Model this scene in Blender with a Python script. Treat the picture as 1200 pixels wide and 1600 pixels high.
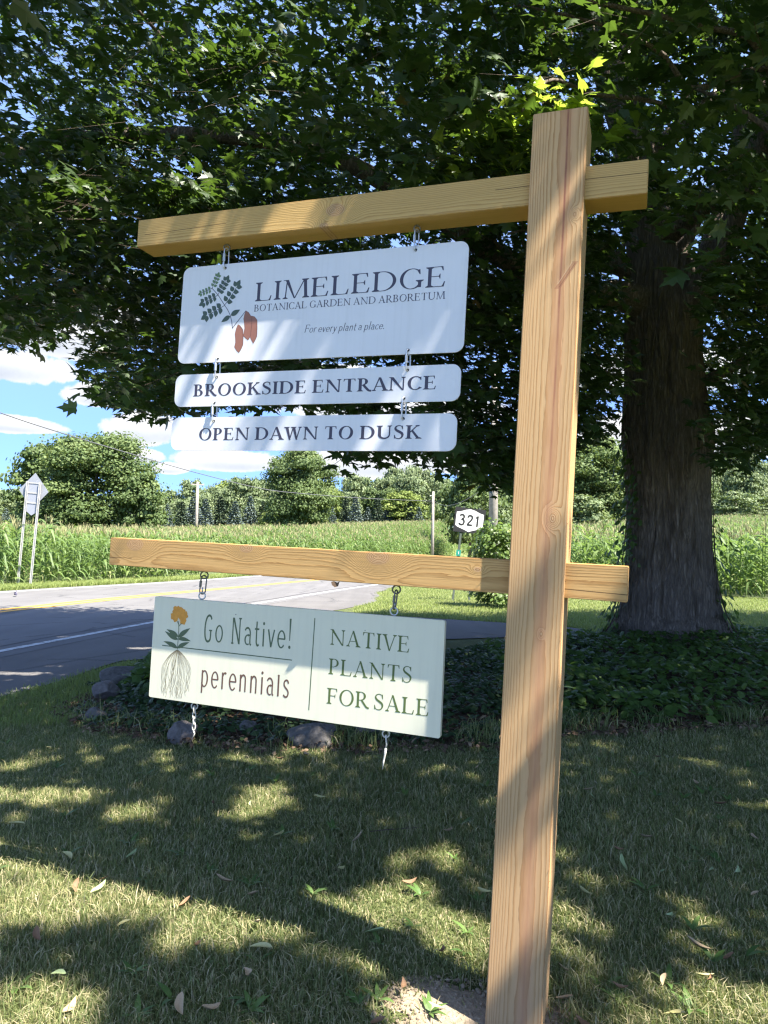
import bpy, math, random
import numpy as np
from mathutils import Matrix, Vector

for o in list(bpy.data.objects): bpy.data.objects.remove(o)
SC = bpy.context.scene
COL = SC.collection
R = math.radians
rng = np.random.default_rng(7)
random.seed(7)

# ------------------------------------------------------------------ camera
EYE = 1.17
PITCH, ROLL, FPX = 0.0576, 0.02, 1097.0
_f = np.array([0, math.cos(PITCH), math.sin(PITCH)])
_u0 = np.cross([1., 0, 0], _f)
CR = math.cos(ROLL) * np.array([1., 0, 0]) + math.sin(ROLL) * _u0
CU = -math.sin(ROLL) * np.array([1., 0, 0]) + math.cos(ROLL) * _u0
CF = _f
cam_d = bpy.data.cameras.new('camera'); cam = bpy.data.objects.new('camera', cam_d); COL.objects.link(cam)
cam.matrix_world = Matrix(((CR[0], CU[0], -CF[0], 0), (CR[1], CU[1], -CF[1], 0), (CR[2], CU[2], -CF[2], EYE), (0, 0, 0, 1)))
cam_d.sensor_fit = 'VERTICAL'; cam_d.sensor_height = 36.0; cam_d.lens = 36.0 * FPX / 1600.0
cam_d.clip_start = 0.05; cam_d.clip_end = 3000
SC.camera = cam

def project(P):
    """photo pixel (1200x1600) and distance of world points: only used to choose level of detail and to trim twigs"""
    D = P - np.array([0, 0, EYE])
    z = D @ CF
    zz = np.where(np.abs(z) < 1e-6, 1e-6, z)
    return 600 + FPX * (D @ CR) / zz, 800 - FPX * (D @ CU) / zz, z

# ------------------------------------------------------------------ sun direction, in the frame of the sign
TH = 0.3506
S_R = np.array([math.cos(TH), -math.sin(TH), 0]); S_N = np.array([-math.sin(TH), -math.cos(TH), 0])
SUN = 0.60 * S_R + np.array([0, 0, 1.]) + 0.175 * S_N
SUN_U = SUN.copy()                       # sun vector scaled so that its height is 1
SUN = SUN / np.linalg.norm(SUN)
EL = math.asin(SUN[2]); AZ = math.atan2(SUN[0], SUN[1])
sd = bpy.data.lights.new('sun', 'SUN'); sd.energy = 4.7; sd.angle = R(0.53); sd.color = (1.0, 0.95, 0.86)
so = bpy.data.objects.new('sun', sd); COL.objects.link(so); so.location = (0, -5, 30)
so.rotation_euler = Vector(SUN).to_track_quat('Z', 'Y').to_euler()

# ------------------------------------------------------------------ world: sky and cumulus
W = bpy.data.worlds.new('World'); SC.world = W; W.use_nodes = True
nt = W.node_tree; nt.nodes.clear()
def N(tree, t, **kw):
    n = tree.nodes.new(t)
    for k, v in kw.items():
        if k.startswith('i_'):
            n.inputs[int(k[2:]) if k[2:].isdigit() else k[2:]].default_value = v
        else: setattr(n, k, v)
    return n
def math_n(tree, op, a, b=None, c=None, clamp=False):
    n = tree.nodes.new('ShaderNodeMath'); n.operation = op; n.use_clamp = clamp
    for i, v in enumerate((a, b, c)):
        if v is None: continue
        if isinstance(v, (int, float)): n.inputs[i].default_value = v
        else: tree.links.new(v, n.inputs[i])
    return n.outputs[0]
def world_setup():
    L = nt.links.new
    sky = N(nt, 'ShaderNodeTexSky', sky_type='NISHITA', sun_disc=False)
    sky.sun_elevation = EL; sky.sun_rotation = AZ; sky.altitude = 200; sky.air_density = 1.0; sky.dust_density = 0.3; sky.ozone_density = 2.5
    tc = N(nt, 'ShaderNodeTexCoord')
    sep = N(nt, 'ShaderNodeSeparateXYZ'); L(tc.outputs['Generated'], sep.inputs[0])
    x, y, z = sep.outputs
    az = math_n(nt, 'ARCTAN2', x, y); el = math_n(nt, 'ARCSINE', z)
    n1 = N(nt, 'ShaderNodeTexNoise', i_Scale=16.0, i_Detail=7.0, i_Roughness=0.62); L(tc.outputs['Generated'], n1.inputs['Vector'])
    n2 = N(nt, 'ShaderNodeTexNoise', i_Scale=3.0, i_Detail=8.0, i_Roughness=0.58)
    zc = math_n(nt, 'MAXIMUM', z, 0.06)
    px = math_n(nt, 'DIVIDE', x, zc); py = math_n(nt, 'DIVIDE', y, zc)
    cmb = N(nt, 'ShaderNodeCombineXYZ'); L(px, cmb.inputs[0]); L(py, cmb.inputs[1]); L(cmb.outputs[0], n2.inputs['Vector']); n2.inputs['Scale'].default_value = 1.3
    nn = math_n(nt, 'MULTIPLY', math_n(nt, 'SUBTRACT', n1.outputs[0], 0.5), 3.4)
    # banks of cumulus: azimuth, elevation, half widths (radians)
    blobs = [(-.455, .268, .085, .036), (-.53, .222, .10, .026), (-.40, .295, .06, .024), (-.392, .196, .04, .017),
             (-.335, .158, .052, .026), (-.22, .122, .075, .018), (-.34, .122, .035, .011), (-.30, .108, .024, .009),
             (-.50, .15, .06, .012), (-.02, .125, .085, .026), (.10, .13, .07, .02), (.315, .16, .045, .03), (.48, .155, .06, .03), (-.62, .27, .07, .05),
             (.02, .2, .16, .02), (.4, .24, .13, .03), (-.1, .245, .1, .02), (-.75, .2, .1, .05), (.75, .2, .12, .06)]
    best = None; hgt = None
    for a, e, ra, re in blobs:
        da = math_n(nt, 'DIVIDE', math_n(nt, 'SUBTRACT', az, a), ra); de = math_n(nt, 'DIVIDE', math_n(nt, 'SUBTRACT', el, e), re)
        # flat bases: the lower half falls off faster
        de2 = math_n(nt, 'MULTIPLY', de, math_n(nt, 'ADD', 1.0, math_n(nt, 'MULTIPLY', math_n(nt, 'LESS_THAN', de, 0.0), 0.35)))
        d = math_n(nt, 'SUBTRACT', 1.0, math_n(nt, 'ADD', math_n(nt, 'MULTIPLY', da, da), math_n(nt, 'MULTIPLY', de2, de2)))
        d = math_n(nt, 'MAXIMUM', d, -2.0)
        best = d if best is None else math_n(nt, 'MAXIMUM', best, d)
        h = math_n(nt, 'MULTIPLY', math_n(nt, 'MAXIMUM', d, 0.0), de)
        hgt = h if hgt is None else math_n(nt, 'ADD', hgt, h)
    dens1 = N(nt, 'ShaderNodeMapRange', interpolation_type='SMOOTHSTEP'); dens1.inputs[1].default_value = 0.0; dens1.inputs[2].default_value = 0.42
    L(math_n(nt, 'ADD', math_n(nt, 'ADD', best, 0.40), nn), dens1.inputs[0])
    dens2 = N(nt, 'ShaderNodeMapRange', interpolation_type='SMOOTHSTEP'); dens2.inputs[1].default_value = 0.57; dens2.inputs[2].default_value = 0.70
    L(n2.outputs[0], dens2.inputs[0])
    hi = N(nt, 'ShaderNodeMapRange'); hi.inputs[1].default_value = 0.30; hi.inputs[2].default_value = 0.42; L(el, hi.inputs[0])
    dn = math_n(nt, 'MAXIMUM', dens1.outputs[0], math_n(nt, 'MULTIPLY', dens2.outputs[0], hi.outputs[0]))
    dn = math_n(nt, 'MULTIPLY', dn, 0.97)
    shade = N(nt, 'ShaderNodeMapRange'); shade.inputs[1].default_value = -0.45; shade.inputs[2].default_value = 0.35
    L(math_n(nt, 'ADD', hgt, math_n(nt, 'MULTIPLY', nn, 0.22)), shade.inputs[0])
    cc = N(nt, 'ShaderNodeMix', data_type='RGBA'); L(shade.outputs[0], cc.inputs['Factor'])
    cc.inputs['A'].default_value = (1.40, 1.52, 1.72, 1); cc.inputs['B'].default_value = (2.6, 2.6, 2.62, 1)
    tint = N(nt, 'ShaderNodeMix', data_type='RGBA', blend_type='MULTIPLY'); tint.inputs['Factor'].default_value = 1.0; L(sky.outputs[0], tint.inputs['A']); tint.inputs['B'].default_value = (0.74, 0.83, 0.98, 1)
    low = N(nt, 'ShaderNodeMapRange', interpolation_type='SMOOTHSTEP'); low.inputs[1].default_value = 0.0; low.inputs[2].default_value = 0.65; L(el, low.inputs[0])
    hz = N(nt, 'ShaderNodeMix', data_type='RGBA'); L(low.outputs[0], hz.inputs['Factor']); hz.inputs['A'].default_value = (0.20, 0.285, 0.54, 1); hz.inputs['B'].default_value = (0.97, 0.90, 0.94, 1); L(hz.outputs['Result'], tint.inputs['B'])
    mx = N(nt, 'ShaderNodeMix', data_type='RGBA'); L(dn, mx.inputs['Factor']); L(tint.outputs['Result'], mx.inputs['A']); L(cc.outputs['Result'], mx.inputs['B'])
    bg = N(nt, 'ShaderNodeBackground'); bg.inputs[1].default_value = 0.112; L(mx.outputs['Result'], bg.inputs[0])
    out = N(nt, 'ShaderNodeOutputWorld'); L(bg.outputs[0], out.inputs[0])
world_setup()
W.cycles.sampling_method = 'MANUAL'; W.cycles.sample_map_resolution = 512

SC.view_settings.view_transform = 'Standard'; SC.view_settings.look = 'None'
SC.view_settings.exposure = 2.2; SC.view_settings.gamma = 1.0; SC.view_settings.use_curve_mapping = False
SC.render.engine = 'CYCLES'
cy = SC.cycles
cy.max_bounces = 7; cy.diffuse_bounces = 4; cy.glossy_bounces = 2; cy.transmission_bounces = 5; cy.transparent_max_bounces = 4
cy.caustics_reflective = False; cy.caustics_refractive = False
cy.use_denoising = True
try: cy.denoiser = 'OPENIMAGEDENOISE'
except Exception: pass
cy.sample_clamp_indirect = 6.0
SC.render.film_transparent = False
SC.cycles.filter_width = 1.3

# ------------------------------------------------------------------ helpers
def tag(o, label=None, cat=None, group=None, kind=None):
    if label: o['label'] = label
    if cat: o['category'] = cat
    if group: o['group'] = group
    if kind: o['kind'] = kind
    return o
def empty(name, loc=(0, 0, 0), label=None, cat=None, group=None):
    o = bpy.data.objects.new(name, None); o.empty_display_size = 0.1; COL.objects.link(o); o.location = loc
    return tag(o, label, cat, group)
def mesh_data(name, V, F, mats=(), attrs=None, smooth=False, midx=None):
    """numpy arrays to mesh; F may be one (m,k) array or a list of them"""
    V = np.ascontiguousarray(V, np.float32)
    Fs = [np.asarray(f, np.int32) for f in (F if isinstance(F, list) else [F]) if len(f)]
    me = bpy.data.meshes.new(name)
    loops = np.concatenate([f.ravel() for f in Fs]); sizes = np.concatenate([np.full(len(f), f.shape[1], np.int32) for f in Fs])
    starts = np.concatenate([[0], np.cumsum(sizes)[:-1]]).astype(np.int32)
    me.vertices.add(len(V)); me.vertices.foreach_set('co', V.ravel())
    me.loops.add(len(loops)); me.loops.foreach_set('vertex_index', loops)
    me.polygons.add(len(sizes)); me.polygons.foreach_set('loop_start', starts)
    me.polygons.foreach_set('use_smooth', np.full(len(sizes), bool(smooth)))
    for m in mats: me.materials.append(m)
    if midx is not None: me.polygons.foreach_set('material_index', np.asarray(midx, np.int32))
    for k, a in (attrs or {}).items():
        at = me.attributes.new(k, 'FLOAT', 'POINT'); at.data.foreach_set('value', np.asarray(a, np.float32))
    me.update(calc_edges=True); me.validate()
    return me
def obj(name, V, F, mat, parent=None, attrs=None, smooth=False, midx=None):
    mats = mat if isinstance(mat, (list, tuple)) else [mat]
    o = bpy.data.objects.new(name, mesh_data(name, V, F, mats, attrs, smooth, midx)); COL.objects.link(o)
    if parent: o.parent = parent
    return o
class MB:
    """collects shapes of one mesh"""
    def __init__(s): s.V = []; s.Q = []; s.T = []; s.n = 0; s.A = []
    def add(s, V, Q=None, T=None, a=0.5):
        V = np.asarray(V, float)
        s.V.append(V); s.A.append(np.full(len(V), a) if np.isscalar(a) else a)
        if Q is not None and len(Q): s.Q.append(np.asarray(Q) + s.n)
        if T is not None and len(T): s.T.append(np.asarray(T) + s.n)
        s.n += len(V)
    def tube(s, P, r, k=8, closed=False, a=0.5, caps=True):
        P = np.asarray(P, float); n = len(P); r = np.full(n, r) if np.isscalar(r) else np.asarray(r, float)
        if closed: T = np.roll(P, -1, 0) - np.roll(P, 1, 0)
        else: T = np.gradient(P, axis=0)
        T /= np.linalg.norm(T, axis=1)[:, None] + 1e-12
        ref = np.array([0, 0, 1.]) if abs(T[0][2]) < 0.9 else np.array([1., 0, 0])
        A = np.cross(T[0], ref); A /= np.linalg.norm(A)
        rings = []
        for i in range(n):
            A = A - T[i] * (A @ T[i]); A /= np.linalg.norm(A) + 1e-12
            B = np.cross(T[i], A)
            t = np.arange(k) * 2 * math.pi / k
            rings.append(P[i] + r[i] * (np.cos(t)[:, None] * A + np.sin(t)[:, None] * B))
        V = np.concatenate(rings); Q = []
        m = n if closed else n - 1
        for i in range(m):
            j = (i + 1) % n
            for q in range(k):
                q2 = (q + 1) % k
                Q.append((i * k + q, i * k + q2, j * k + q2, j * k + q))
        Tt = []
        if caps and not closed:
            V = np.concatenate([V, P[:1], P[-1:]])
            for q in range(k):
                q2 = (q + 1) % k
                Tt.append((n * k, q2, q)); Tt.append((n * k + 1, (n - 1) * k + q, (n - 1) * k + q2))
        s.add(V, Q, Tt, a)
    def box(s, c, d, a=0.5, M=None):
        c = np.asarray(c, float); d = np.asarray(d, float) / 2
        V = np.array([[x, y, z] for x in (-1, 1) for y in (-1, 1) for z in (-1, 1)]) * d
        if M is not None: V = V @ np.asarray(M).T
        s.add(V + c, [(0, 1, 3, 2), (4, 6, 7, 5), (0, 4, 5, 1), (2, 3, 7, 6), (0, 2, 6, 4), (1, 5, 7, 3)], None, a)
    def plate(s, outline, t0, t1, axis=1, a=0.5):
        """prism over a polygon given in (x,z), from y=t0 to y=t1"""
        P = np.asarray(outline, float); n = len(P)
        V = np.concatenate([np.c_[P[:, 0], np.full(n, t0), P[:, 1]], np.c_[P[:, 0], np.full(n, t1), P[:, 1]]])
        c = P.mean(0); V = np.concatenate([V, [[c[0], t0, c[1]], [c[0], t1, c[1]]]])
        Q = [(i, (i + 1) % n, n + (i + 1) % n, n + i) for i in range(n)]
        T = [(2 * n, (i + 1) % n, i) for i in range(n)] + [(2 * n + 1, n + i, n + (i + 1) % n) for i in range(n)]
        s.add(V, Q, T, a)
    def build(s, name, mat, parent=None, smooth=False):
        F = []
        if s.Q: F.append(np.concatenate(s.Q))
        if s.T: F.append(np.concatenate(s.T))
        return obj(name, np.concatenate(s.V), F, mat, parent, {'rnd': np.concatenate(s.A)}, smooth)
def rounded_box(name, size, mat, parent=None, bev=0.004, loc=(0, 0, 0), seg=2):
    import bmesh
    bm = bmesh.new(); bmesh.ops.create_cube(bm, size=1.0)
    for v in bm.verts: v.co = Vector((v.co.x * size[0], v.co.y * size[1], v.co.z * size[2]))
    bmesh.ops.bevel(bm, geom=list(bm.edges), offset=bev, segments=seg, affect='EDGES')
    me = bpy.data.meshes.new(name); bm.to_mesh(me); bm.free(); me.materials.append(mat)
    o = bpy.data.objects.new(name, me); COL.objects.link(o); o.location = loc
    if parent: o.parent = parent
    return o
def copy_tree(o, parent=None):
    c = o.copy(); COL.objects.link(c)
    if parent: c.parent = parent
    for ch in list(o.children): copy_tree(ch, c)
    return c
def smooth_path(P, n):
    """Catmull-Rom through P"""
    P = np.asarray(P, float); Q = np.concatenate([[2 * P[0] - P[1]], P, [2 * P[-1] - P[-2]]])
    t = np.linspace(0, len(P) - 1, n); i = np.minimum(t.astype(int), len(P) - 2); u = (t - i)[:, None]
    a, b, c, d = Q[i], Q[i + 1], Q[i + 2], Q[i + 3]
    return 0.5 * (2 * b + (c - a) * u + (2 * a - 5 * b + 4 * c - d) * u ** 2 + (3 * b - a - 3 * c + d) * u ** 3)
def frames(nrm, fwd):
    """rotation matrices whose z column is nrm, y column close to fwd"""
    nrm = nrm / (np.linalg.norm(nrm, axis=1)[:, None] + 1e-12)
    y = fwd - nrm * (nrm * fwd).sum(1)[:, None]; y /= np.linalg.norm(y, axis=1)[:, None] + 1e-12
    x = np.cross(y, nrm)
    return np.stack([x, y, nrm], 2)
def scatter(tv, tf, P, M, s):
    tv = np.asarray(tv, float); k = len(tv)
    V = np.einsum('nij,kj->nki', M, tv) * np.asarray(s).reshape(-1, 1, 1) + P[:, None]
    F = np.asarray(tf)[None] + (np.arange(len(P)) * k)[:, None, None]
    return V.reshape(-1, 3), F.reshape(-1, np.asarray(tf).shape[1])

# ------------------------------------------------------------------ materials
def new_mat(name):
    m = bpy.data.materials.new(name); m.use_nodes = True
    t = m.node_tree; b = t.nodes['Principled BSDF']
    return m, t, b
def plain(name, col, rough=0.6, metal=0.0, var=0.0, scale=30, bump=0.0, spec=0.5):
    m, t, b = new_mat(name)
    b.inputs['Roughness'].default_value = rough; b.inputs['Metallic'].default_value = metal; b.inputs['Specular IOR Level'].default_value = spec
    if var or bump:
        tc = N(t, 'ShaderNodeTexCoord'); n = N(t, 'ShaderNodeTexNoise', i_Scale=scale, i_Detail=6.0, i_Roughness=0.65); t.links.new(tc.outputs['Object'], n.inputs['Vector'])
        mx = N(t, 'ShaderNodeMix', data_type='RGBA')
        r = N(t, 'ShaderNodeMapRange'); r.inputs[1].default_value = 0.3; r.inputs[2].default_value = 0.7; t.links.new(n.outputs[0], r.inputs[0])
        t.links.new(r.outputs[0], mx.inputs['Factor'])
        mx.inputs['A'].default_value = tuple(c * (1 - var) for c in col) + (1,); mx.inputs['B'].default_value = tuple(min(1, c * (1 + var)) for c in col) + (1,)
        t.links.new(mx.outputs['Result'], b.inputs['Base Color'])
        if bump:
            bp = N(t, 'ShaderNodeBump', i_Strength=bump, i_Distance=0.01); t.links.new(n.outputs[0], bp.inputs['Height']); t.links.new(bp.outputs[0], b.inputs['Normal'])
    else: b.inputs['Base Color'].default_value = tuple(col) + (1,)
    return m
def leaf_mat(name, ramp, trans=0.35, tcol=(0.25, 0.42, 0.05), rough=0.5, spec=0.4, attr='rnd'):
    m, t, b = new_mat(name)
    a = N(t, 'ShaderNodeAttribute', attribute_name=attr)
    cr = N(t, 'ShaderNodeValToRGB'); e = cr.color_ramp.elements
    while len(e) < len(ramp): e.new(0.5)
    for i, (p, c) in enumerate(ramp): e[i].position = p; e[i].color = tuple(c) + (1,)
    t.links.new(a.outputs['Fac'], cr.inputs[0]); t.links.new(cr.outputs[0], b.inputs['Base Color'])
    b.inputs['Roughness'].default_value = rough; b.inputs['Specular IOR Level'].default_value = spec
    if trans > 0:
        tr = N(t, 'ShaderNodeBsdfTranslucent'); tr.inputs[0].default_value = tuple(tcol) + (1,)
        ms = N(t, 'ShaderNodeMixShader'); ms.inputs[0].default_value = trans
        t.links.new(b.outputs[0], ms.inputs[1]); t.links.new(tr.outputs[0], ms.inputs[2]); t.links.new(ms.outputs[0], t.nodes['Material Output'].inputs[0])
    return m
def wood_mat(name, early, late, center, freq, streak=None, knots=(), checks=(), length_axis=2, mottling=0.12, seed=0.0, wobble=0.05):
    """sawn softwood: growth rings round a wandering pith, knots, drying checks; length along one object axis"""
    m, t, b = new_mat(name); L = t.links.new
    tc = N(t, 'ShaderNodeTexCoord'); sp = N(t, 'ShaderNodeSeparateXYZ'); L(tc.outputs['Object'], sp.inputs[0])
    ax = [sp.outputs[0], sp.outputs[1], sp.outputs[2]]
    ln = ax[length_axis]; across = ax[0] if length_axis == 2 else ax[2]; depth = ax[1]
    def noise(sx, sl, det=4.0, off=0.0):
        c = N(t, 'ShaderNodeCombineXYZ'); L(math_n(t, 'MULTIPLY', across, sx), c.inputs[0]); L(math_n(t, 'MULTIPLY', depth, sx), c.inputs[1]); L(math_n(t, 'ADD', math_n(t, 'MULTIPLY', ln, sl), off + seed), c.inputs[2])
        n = N(t, 'ShaderNodeTexNoise', i_Scale=1.0, i_Detail=det, i_Roughness=0.6); L(c.outputs[0], n.inputs['Vector']); return n.outputs[0]
    wob = math_n(t, 'MULTIPLY', math_n(t, 'SUBTRACT', noise(6, 1.3, 3.0), 0.5), wobble)
    fine = math_n(t, 'MULTIPLY', math_n(t, 'SUBTRACT', noise(45, 5, 4.0, 5), 0.5), wobble * .14)
    dx = math_n(t, 'ADD', math_n(t, 'SUBTRACT', across, center[0]), wob); dy = math_n(t, 'SUBTRACT', depth, center[1])
    d = math_n(t, 'SQRT', math_n(t, 'ADD', math_n(t, 'MULTIPLY', dx, dx), math_n(t, 'MULTIPLY', dy, dy)))
    d = math_n(t, 'ADD', d, fine)
    kmask = None; kring = None
    for (kl, ka, kr) in knots:
        a = math_n(t, 'SUBTRACT', across, ka); l = math_n(t, 'MULTIPLY', math_n(t, 'SUBTRACT', ln, kl), 0.62)
        kd = math_n(t, 'SQRT', math_n(t, 'ADD', math_n(t, 'MULTIPLY', a, a), math_n(t, 'MULTIPLY', l, l)))
        kd = math_n(t, 'ADD', kd, math_n(t, 'MULTIPLY', fine, 0.8))
        infl = math_n(t, 'POWER', 2.718, math_n(t, 'MULTIPLY', math_n(t, 'POWER', math_n(t, 'DIVIDE', kd, kr * 1.7), 2.0), -1.0))
        d = math_n(t, 'ADD', d, math_n(t, 'MULTIPLY', infl, kr * 1.5))
        s = N(t, 'ShaderNodeMapRange', interpolation_type='SMOOTHSTEP'); s.inputs[1].default_value = kr * 1.05; s.inputs[2].default_value = kr * 0.75; L(kd, s.inputs[0])
        kmask = s.outputs[0] if kmask is None else math_n(t, 'MAXIMUM', kmask, s.outputs[0])
        rg = math_n(t, 'MULTIPLY', s.outputs[0], math_n(t, 'ADD', 0.5, math_n(t, 'MULTIPLY', math_n(t, 'SINE', math_n(t, 'MULTIPLY', kd, 1500.0)), 0.5)))
        kring = rg if kring is None else math_n(t, 'MAXIMUM', kring, rg)
    ph = math_n(t, 'FRACT', math_n(t, 'MULTIPLY', d, freq))
    cr = N(t, 'ShaderNodeValToRGB'); e = cr.color_ramp.elements
    for i, (p, v) in enumerate([(0.0, 0.0), (0.5, 0.12), (0.82, 0.75), (0.93, 1.0), (1.0, 0.05)]):
        if i > 1: e.new(p)
        e[i].position = p; e[i].color = (v, v, v, 1)
    L(ph, cr.inputs[0])
    fib = noise(260, 5, 5.0, 9); mot = noise(9, 1.6, 4.0, 3)
    rf = math_n(t, 'MULTIPLY', cr.outputs[0], math_n(t, 'ADD', 0.35, math_n(t, 'MULTIPLY', mot, 0.95)))
    mx = N(t, 'ShaderNodeMix', data_type='RGBA'); L(rf, mx.inputs['Factor']); mx.inputs['A'].default_value = tuple(early) + (1,); mx.inputs['B'].default_value = tuple(late) + (1,)
    col = mx.outputs['Result']
    def over(col, fac, c):
        q = N(t, 'ShaderNodeMix', data_type='RGBA'); L(fac, q.inputs['Factor']); L(col, q.inputs['A']); q.inputs['B'].default_value = tuple(c) + (1,); return q.outputs['Result']
    v = math_n(t, 'ADD', 1.0, math_n(t, 'MULTIPLY', math_n(t, 'ADD', math_n(t, 'SUBTRACT', mot, 0.5), math_n(t, 'MULTIPLY', math_n(t, 'SUBTRACT', fib, 0.5), 0.9)), mottling * 3))
    hs = N(t, 'ShaderNodeHueSaturation'); L(v, hs.inputs['Value']); L(col, hs.inputs['Color']); col = hs.outputs[0]
    if streak:
        sx, sw, sc, l0, l1, broad = streak
        a = math_n(t, 'ABSOLUTE', math_n(t, 'ADD', math_n(t, 'SUBTRACT', across, sx), math_n(t, 'MULTIPLY', wob, 0.55)))
        a = math_n(t, 'ADD', a, math_n(t, 'MULTIPLY', fine, 0.5))
        g = N(t, 'ShaderNodeMapRange', interpolation_type='SMOOTHSTEP'); g.inputs[1].default_value = sw; g.inputs[2].default_value = 0.0; L(a, g.inputs[0])
        al = N(t, 'ShaderNodeMapRange'); al.inputs[1].default_value = l0; al.inputs[2].default_value = l1; al.inputs[3].default_value = 0.18; al.inputs[4].default_value = 1.0; L(ln, al.inputs[0])
        pat = N(t, 'ShaderNodeMapRange'); pat.inputs[1].default_value = 0.3; pat.inputs[2].default_value = 0.6; L(noise(40, 9, 4.0, 21), pat.inputs[0])
        g2 = N(t, 'ShaderNodeMapRange', interpolation_type='SMOOTHSTEP'); g2.inputs[1].default_value = broad; g2.inputs[2].default_value = 0.0; L(a, g2.inputs[0])
        col = over(col, math_n(t, 'MULTIPLY', g2.outputs[0], 0.5), (0.46, 0.22, 0.12))
        col = over(col, math_n(t, 'MULTIPLY', math_n(t, 'MULTIPLY', g.outputs[0], al.outputs[0]), math_n(t, 'ADD', 0.35, math_n(t, 'MULTIPLY', pat.outputs[0], 0.6))), sc)
    if kmask is not None:
        col = over(col, math_n(t, 'MULTIPLY', kmask, 0.75), (0.30, 0.15, 0.06)); col = over(col, math_n(t, 'MULTIPLY', kring, 0.5), (0.62, 0.43, 0.25))
    for (a0, sl, l0, l1, w, *cc_) in checks:
        a = math_n(t, 'ABSOLUTE', math_n(t, 'ADD', math_n(t, 'SUBTRACT', math_n(t, 'SUBTRACT', across, a0), math_n(t, 'MULTIPLY', ln, sl)), math_n(t, 'MULTIPLY', wob, 0.16)))
        g = math_n(t, 'LESS_THAN', a, w)
        g = math_n(t, 'MULTIPLY', g, math_n(t, 'MULTIPLY', math_n(t, 'GREATER_THAN', ln, l0), math_n(t, 'LESS_THAN', ln, l1)))
        col = over(col, math_n(t, 'MULTIPLY', g, 0.6 if cc_ else 0.85), cc_[0] if cc_ else (0.09, 0.05, 0.02))
    L(col, b.inputs['Base Color']); b.inputs['Roughness'].default_value = 0.72; b.inputs['Specular IOR Level'].default_value = 0.25
    hgt = math_n(t, 'ADD', math_n(t, 'MULTIPLY', cr.outputs[0], 0.4), math_n(t, 'MULTIPLY', fib, 0.8))
    bp = N(t, 'ShaderNodeBump', i_Strength=0.25, i_Distance=0.002); L(hgt, bp.inputs['Height']); L(bp.outputs[0], b.inputs['Normal'])
    return m

M = {}
M['post'] = wood_mat('post_wood', (0.53, 0.335, 0.165), (0.34, 0.175, 0.065), (0.016, 0.135), 520, streak=(0.021, 0.005, (0.20, 0.06, 0.04), 0.1, 1.0, 0.030), knots=[(0.235, 0.034, 0.009), (-0.06, 0.02, 0.004), (1.02, 0.050, 0.006)], checks=[(-.498, .62, .828, .897, .0075, (.30, .13, .07)), (-.4955, .62, .832, .893, .0012, (.16, .07, .04)), (-.505, .62, .84, .895, .0010, (.60, .42, .25))], length_axis=2, mottling=0.075, wobble=0.021)
M['beam_top'] = wood_mat('upper_beam_wood', (0.52, 0.335, 0.125), (0.33, 0.185, 0.055), (-0.055, 0.05), 330, knots=[(-0.075, 0.004, 0.021), (-.11, -0.040, 0.010)], checks=[(0.013, 0.026, -0.76, -0.45, 0.0009), (0.009, 0.0, 0.40, 0.8, 0.0010)], length_axis=0, mottling=0.09, seed=3.3, wobble=.036)
M['beam_low'] = wood_mat('lower_beam_wood', (0.50, 0.305, 0.12), (0.29, 0.15, 0.048), (-0.02, 0.09), 360, knots=[(-0.70, 0.026, 0.022), (0.135, 0.032, 0.024), (0.42, 0.014, 0.007), (-0.29, 0.036, 0.016)], checks=[(-0.002, -0.03, 0.62, 0.81, 0.0013), (-0.002, 0.0, 0.55, 0.65, 0.0009), (-0.004, 0.02, -0.80, -0.71, 0.0010)], length_axis=0, mottling=0.08, seed=8.1, wobble=.036)
M['white_panel'] = plain('white_aluminium_panel', (0.69, 0.685, 0.695), rough=0.38, var=0.03, scale=6)
M['cream_panel'] = plain('pale_green_board', (0.68, 0.655, 0.50), rough=0.5, var=0.02, scale=5)
def grime(mat, col, amt):
    """faint rain streaks and dust on a painted board"""
    t = mat.node_tree; b = t.nodes['Principled BSDF']; old = b.inputs['Base Color'].links[0].from_socket
    tc = N(t, 'ShaderNodeTexCoord'); mp = N(t, 'ShaderNodeMapping'); mp.inputs['Scale'].default_value = (55, 1, 2.5); t.links.new(tc.outputs['Object'], mp.inputs[0])
    n = N(t, 'ShaderNodeTexNoise', i_Scale=1.0, i_Detail=5.0, i_Roughness=0.6); t.links.new(mp.outputs[0], n.inputs['Vector'])
    n2 = N(t, 'ShaderNodeTexNoise', i_Scale=420.0, i_Detail=2.0); t.links.new(tc.outputs['Object'], n2.inputs['Vector'])
    r = N(t, 'ShaderNodeMapRange'); r.inputs[1].default_value = 0.5; r.inputs[2].default_value = 0.8; t.links.new(n.outputs[0], r.inputs[0])
    sp_ = math_n(t, 'GREATER_THAN', n2.outputs[0], 0.755)
    f = math_n(t, 'ADD', math_n(t, 'MULTIPLY', r.outputs[0], amt), math_n(t, 'MULTIPLY', sp_, 0.35), clamp=True)
    mx = N(t, 'ShaderNodeMix', data_type='RGBA'); t.links.new(f, mx.inputs['Factor']); t.links.new(old, mx.inputs['A']); mx.inputs['B'].default_value = col + (1,); t.links.new(mx.outputs['Result'], b.inputs['Base Color'])
grime(M['white_panel'], (.36, .35, .32), .16); grime(M['cream_panel'], (.36, .34, .26), .16)
M['board_edge'] = plain('white_board_edge', (0.8, 0.81, 0.8), rough=0.5)
M['ink_navy'] = plain('dark_plum_vinyl', (0.045, 0.04, 0.065), rough=0.45)
M['ink_green'] = plain('green_vinyl', (0.075, 0.115, 0.06), rough=0.5)
M['ink_olive'] = plain('olive_vinyl', (0.085, 0.125, 0.035), rough=0.5)
M['ink_brown'] = plain('brown_vinyl', (0.12, 0.062, 0.045), rough=0.5)
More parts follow.
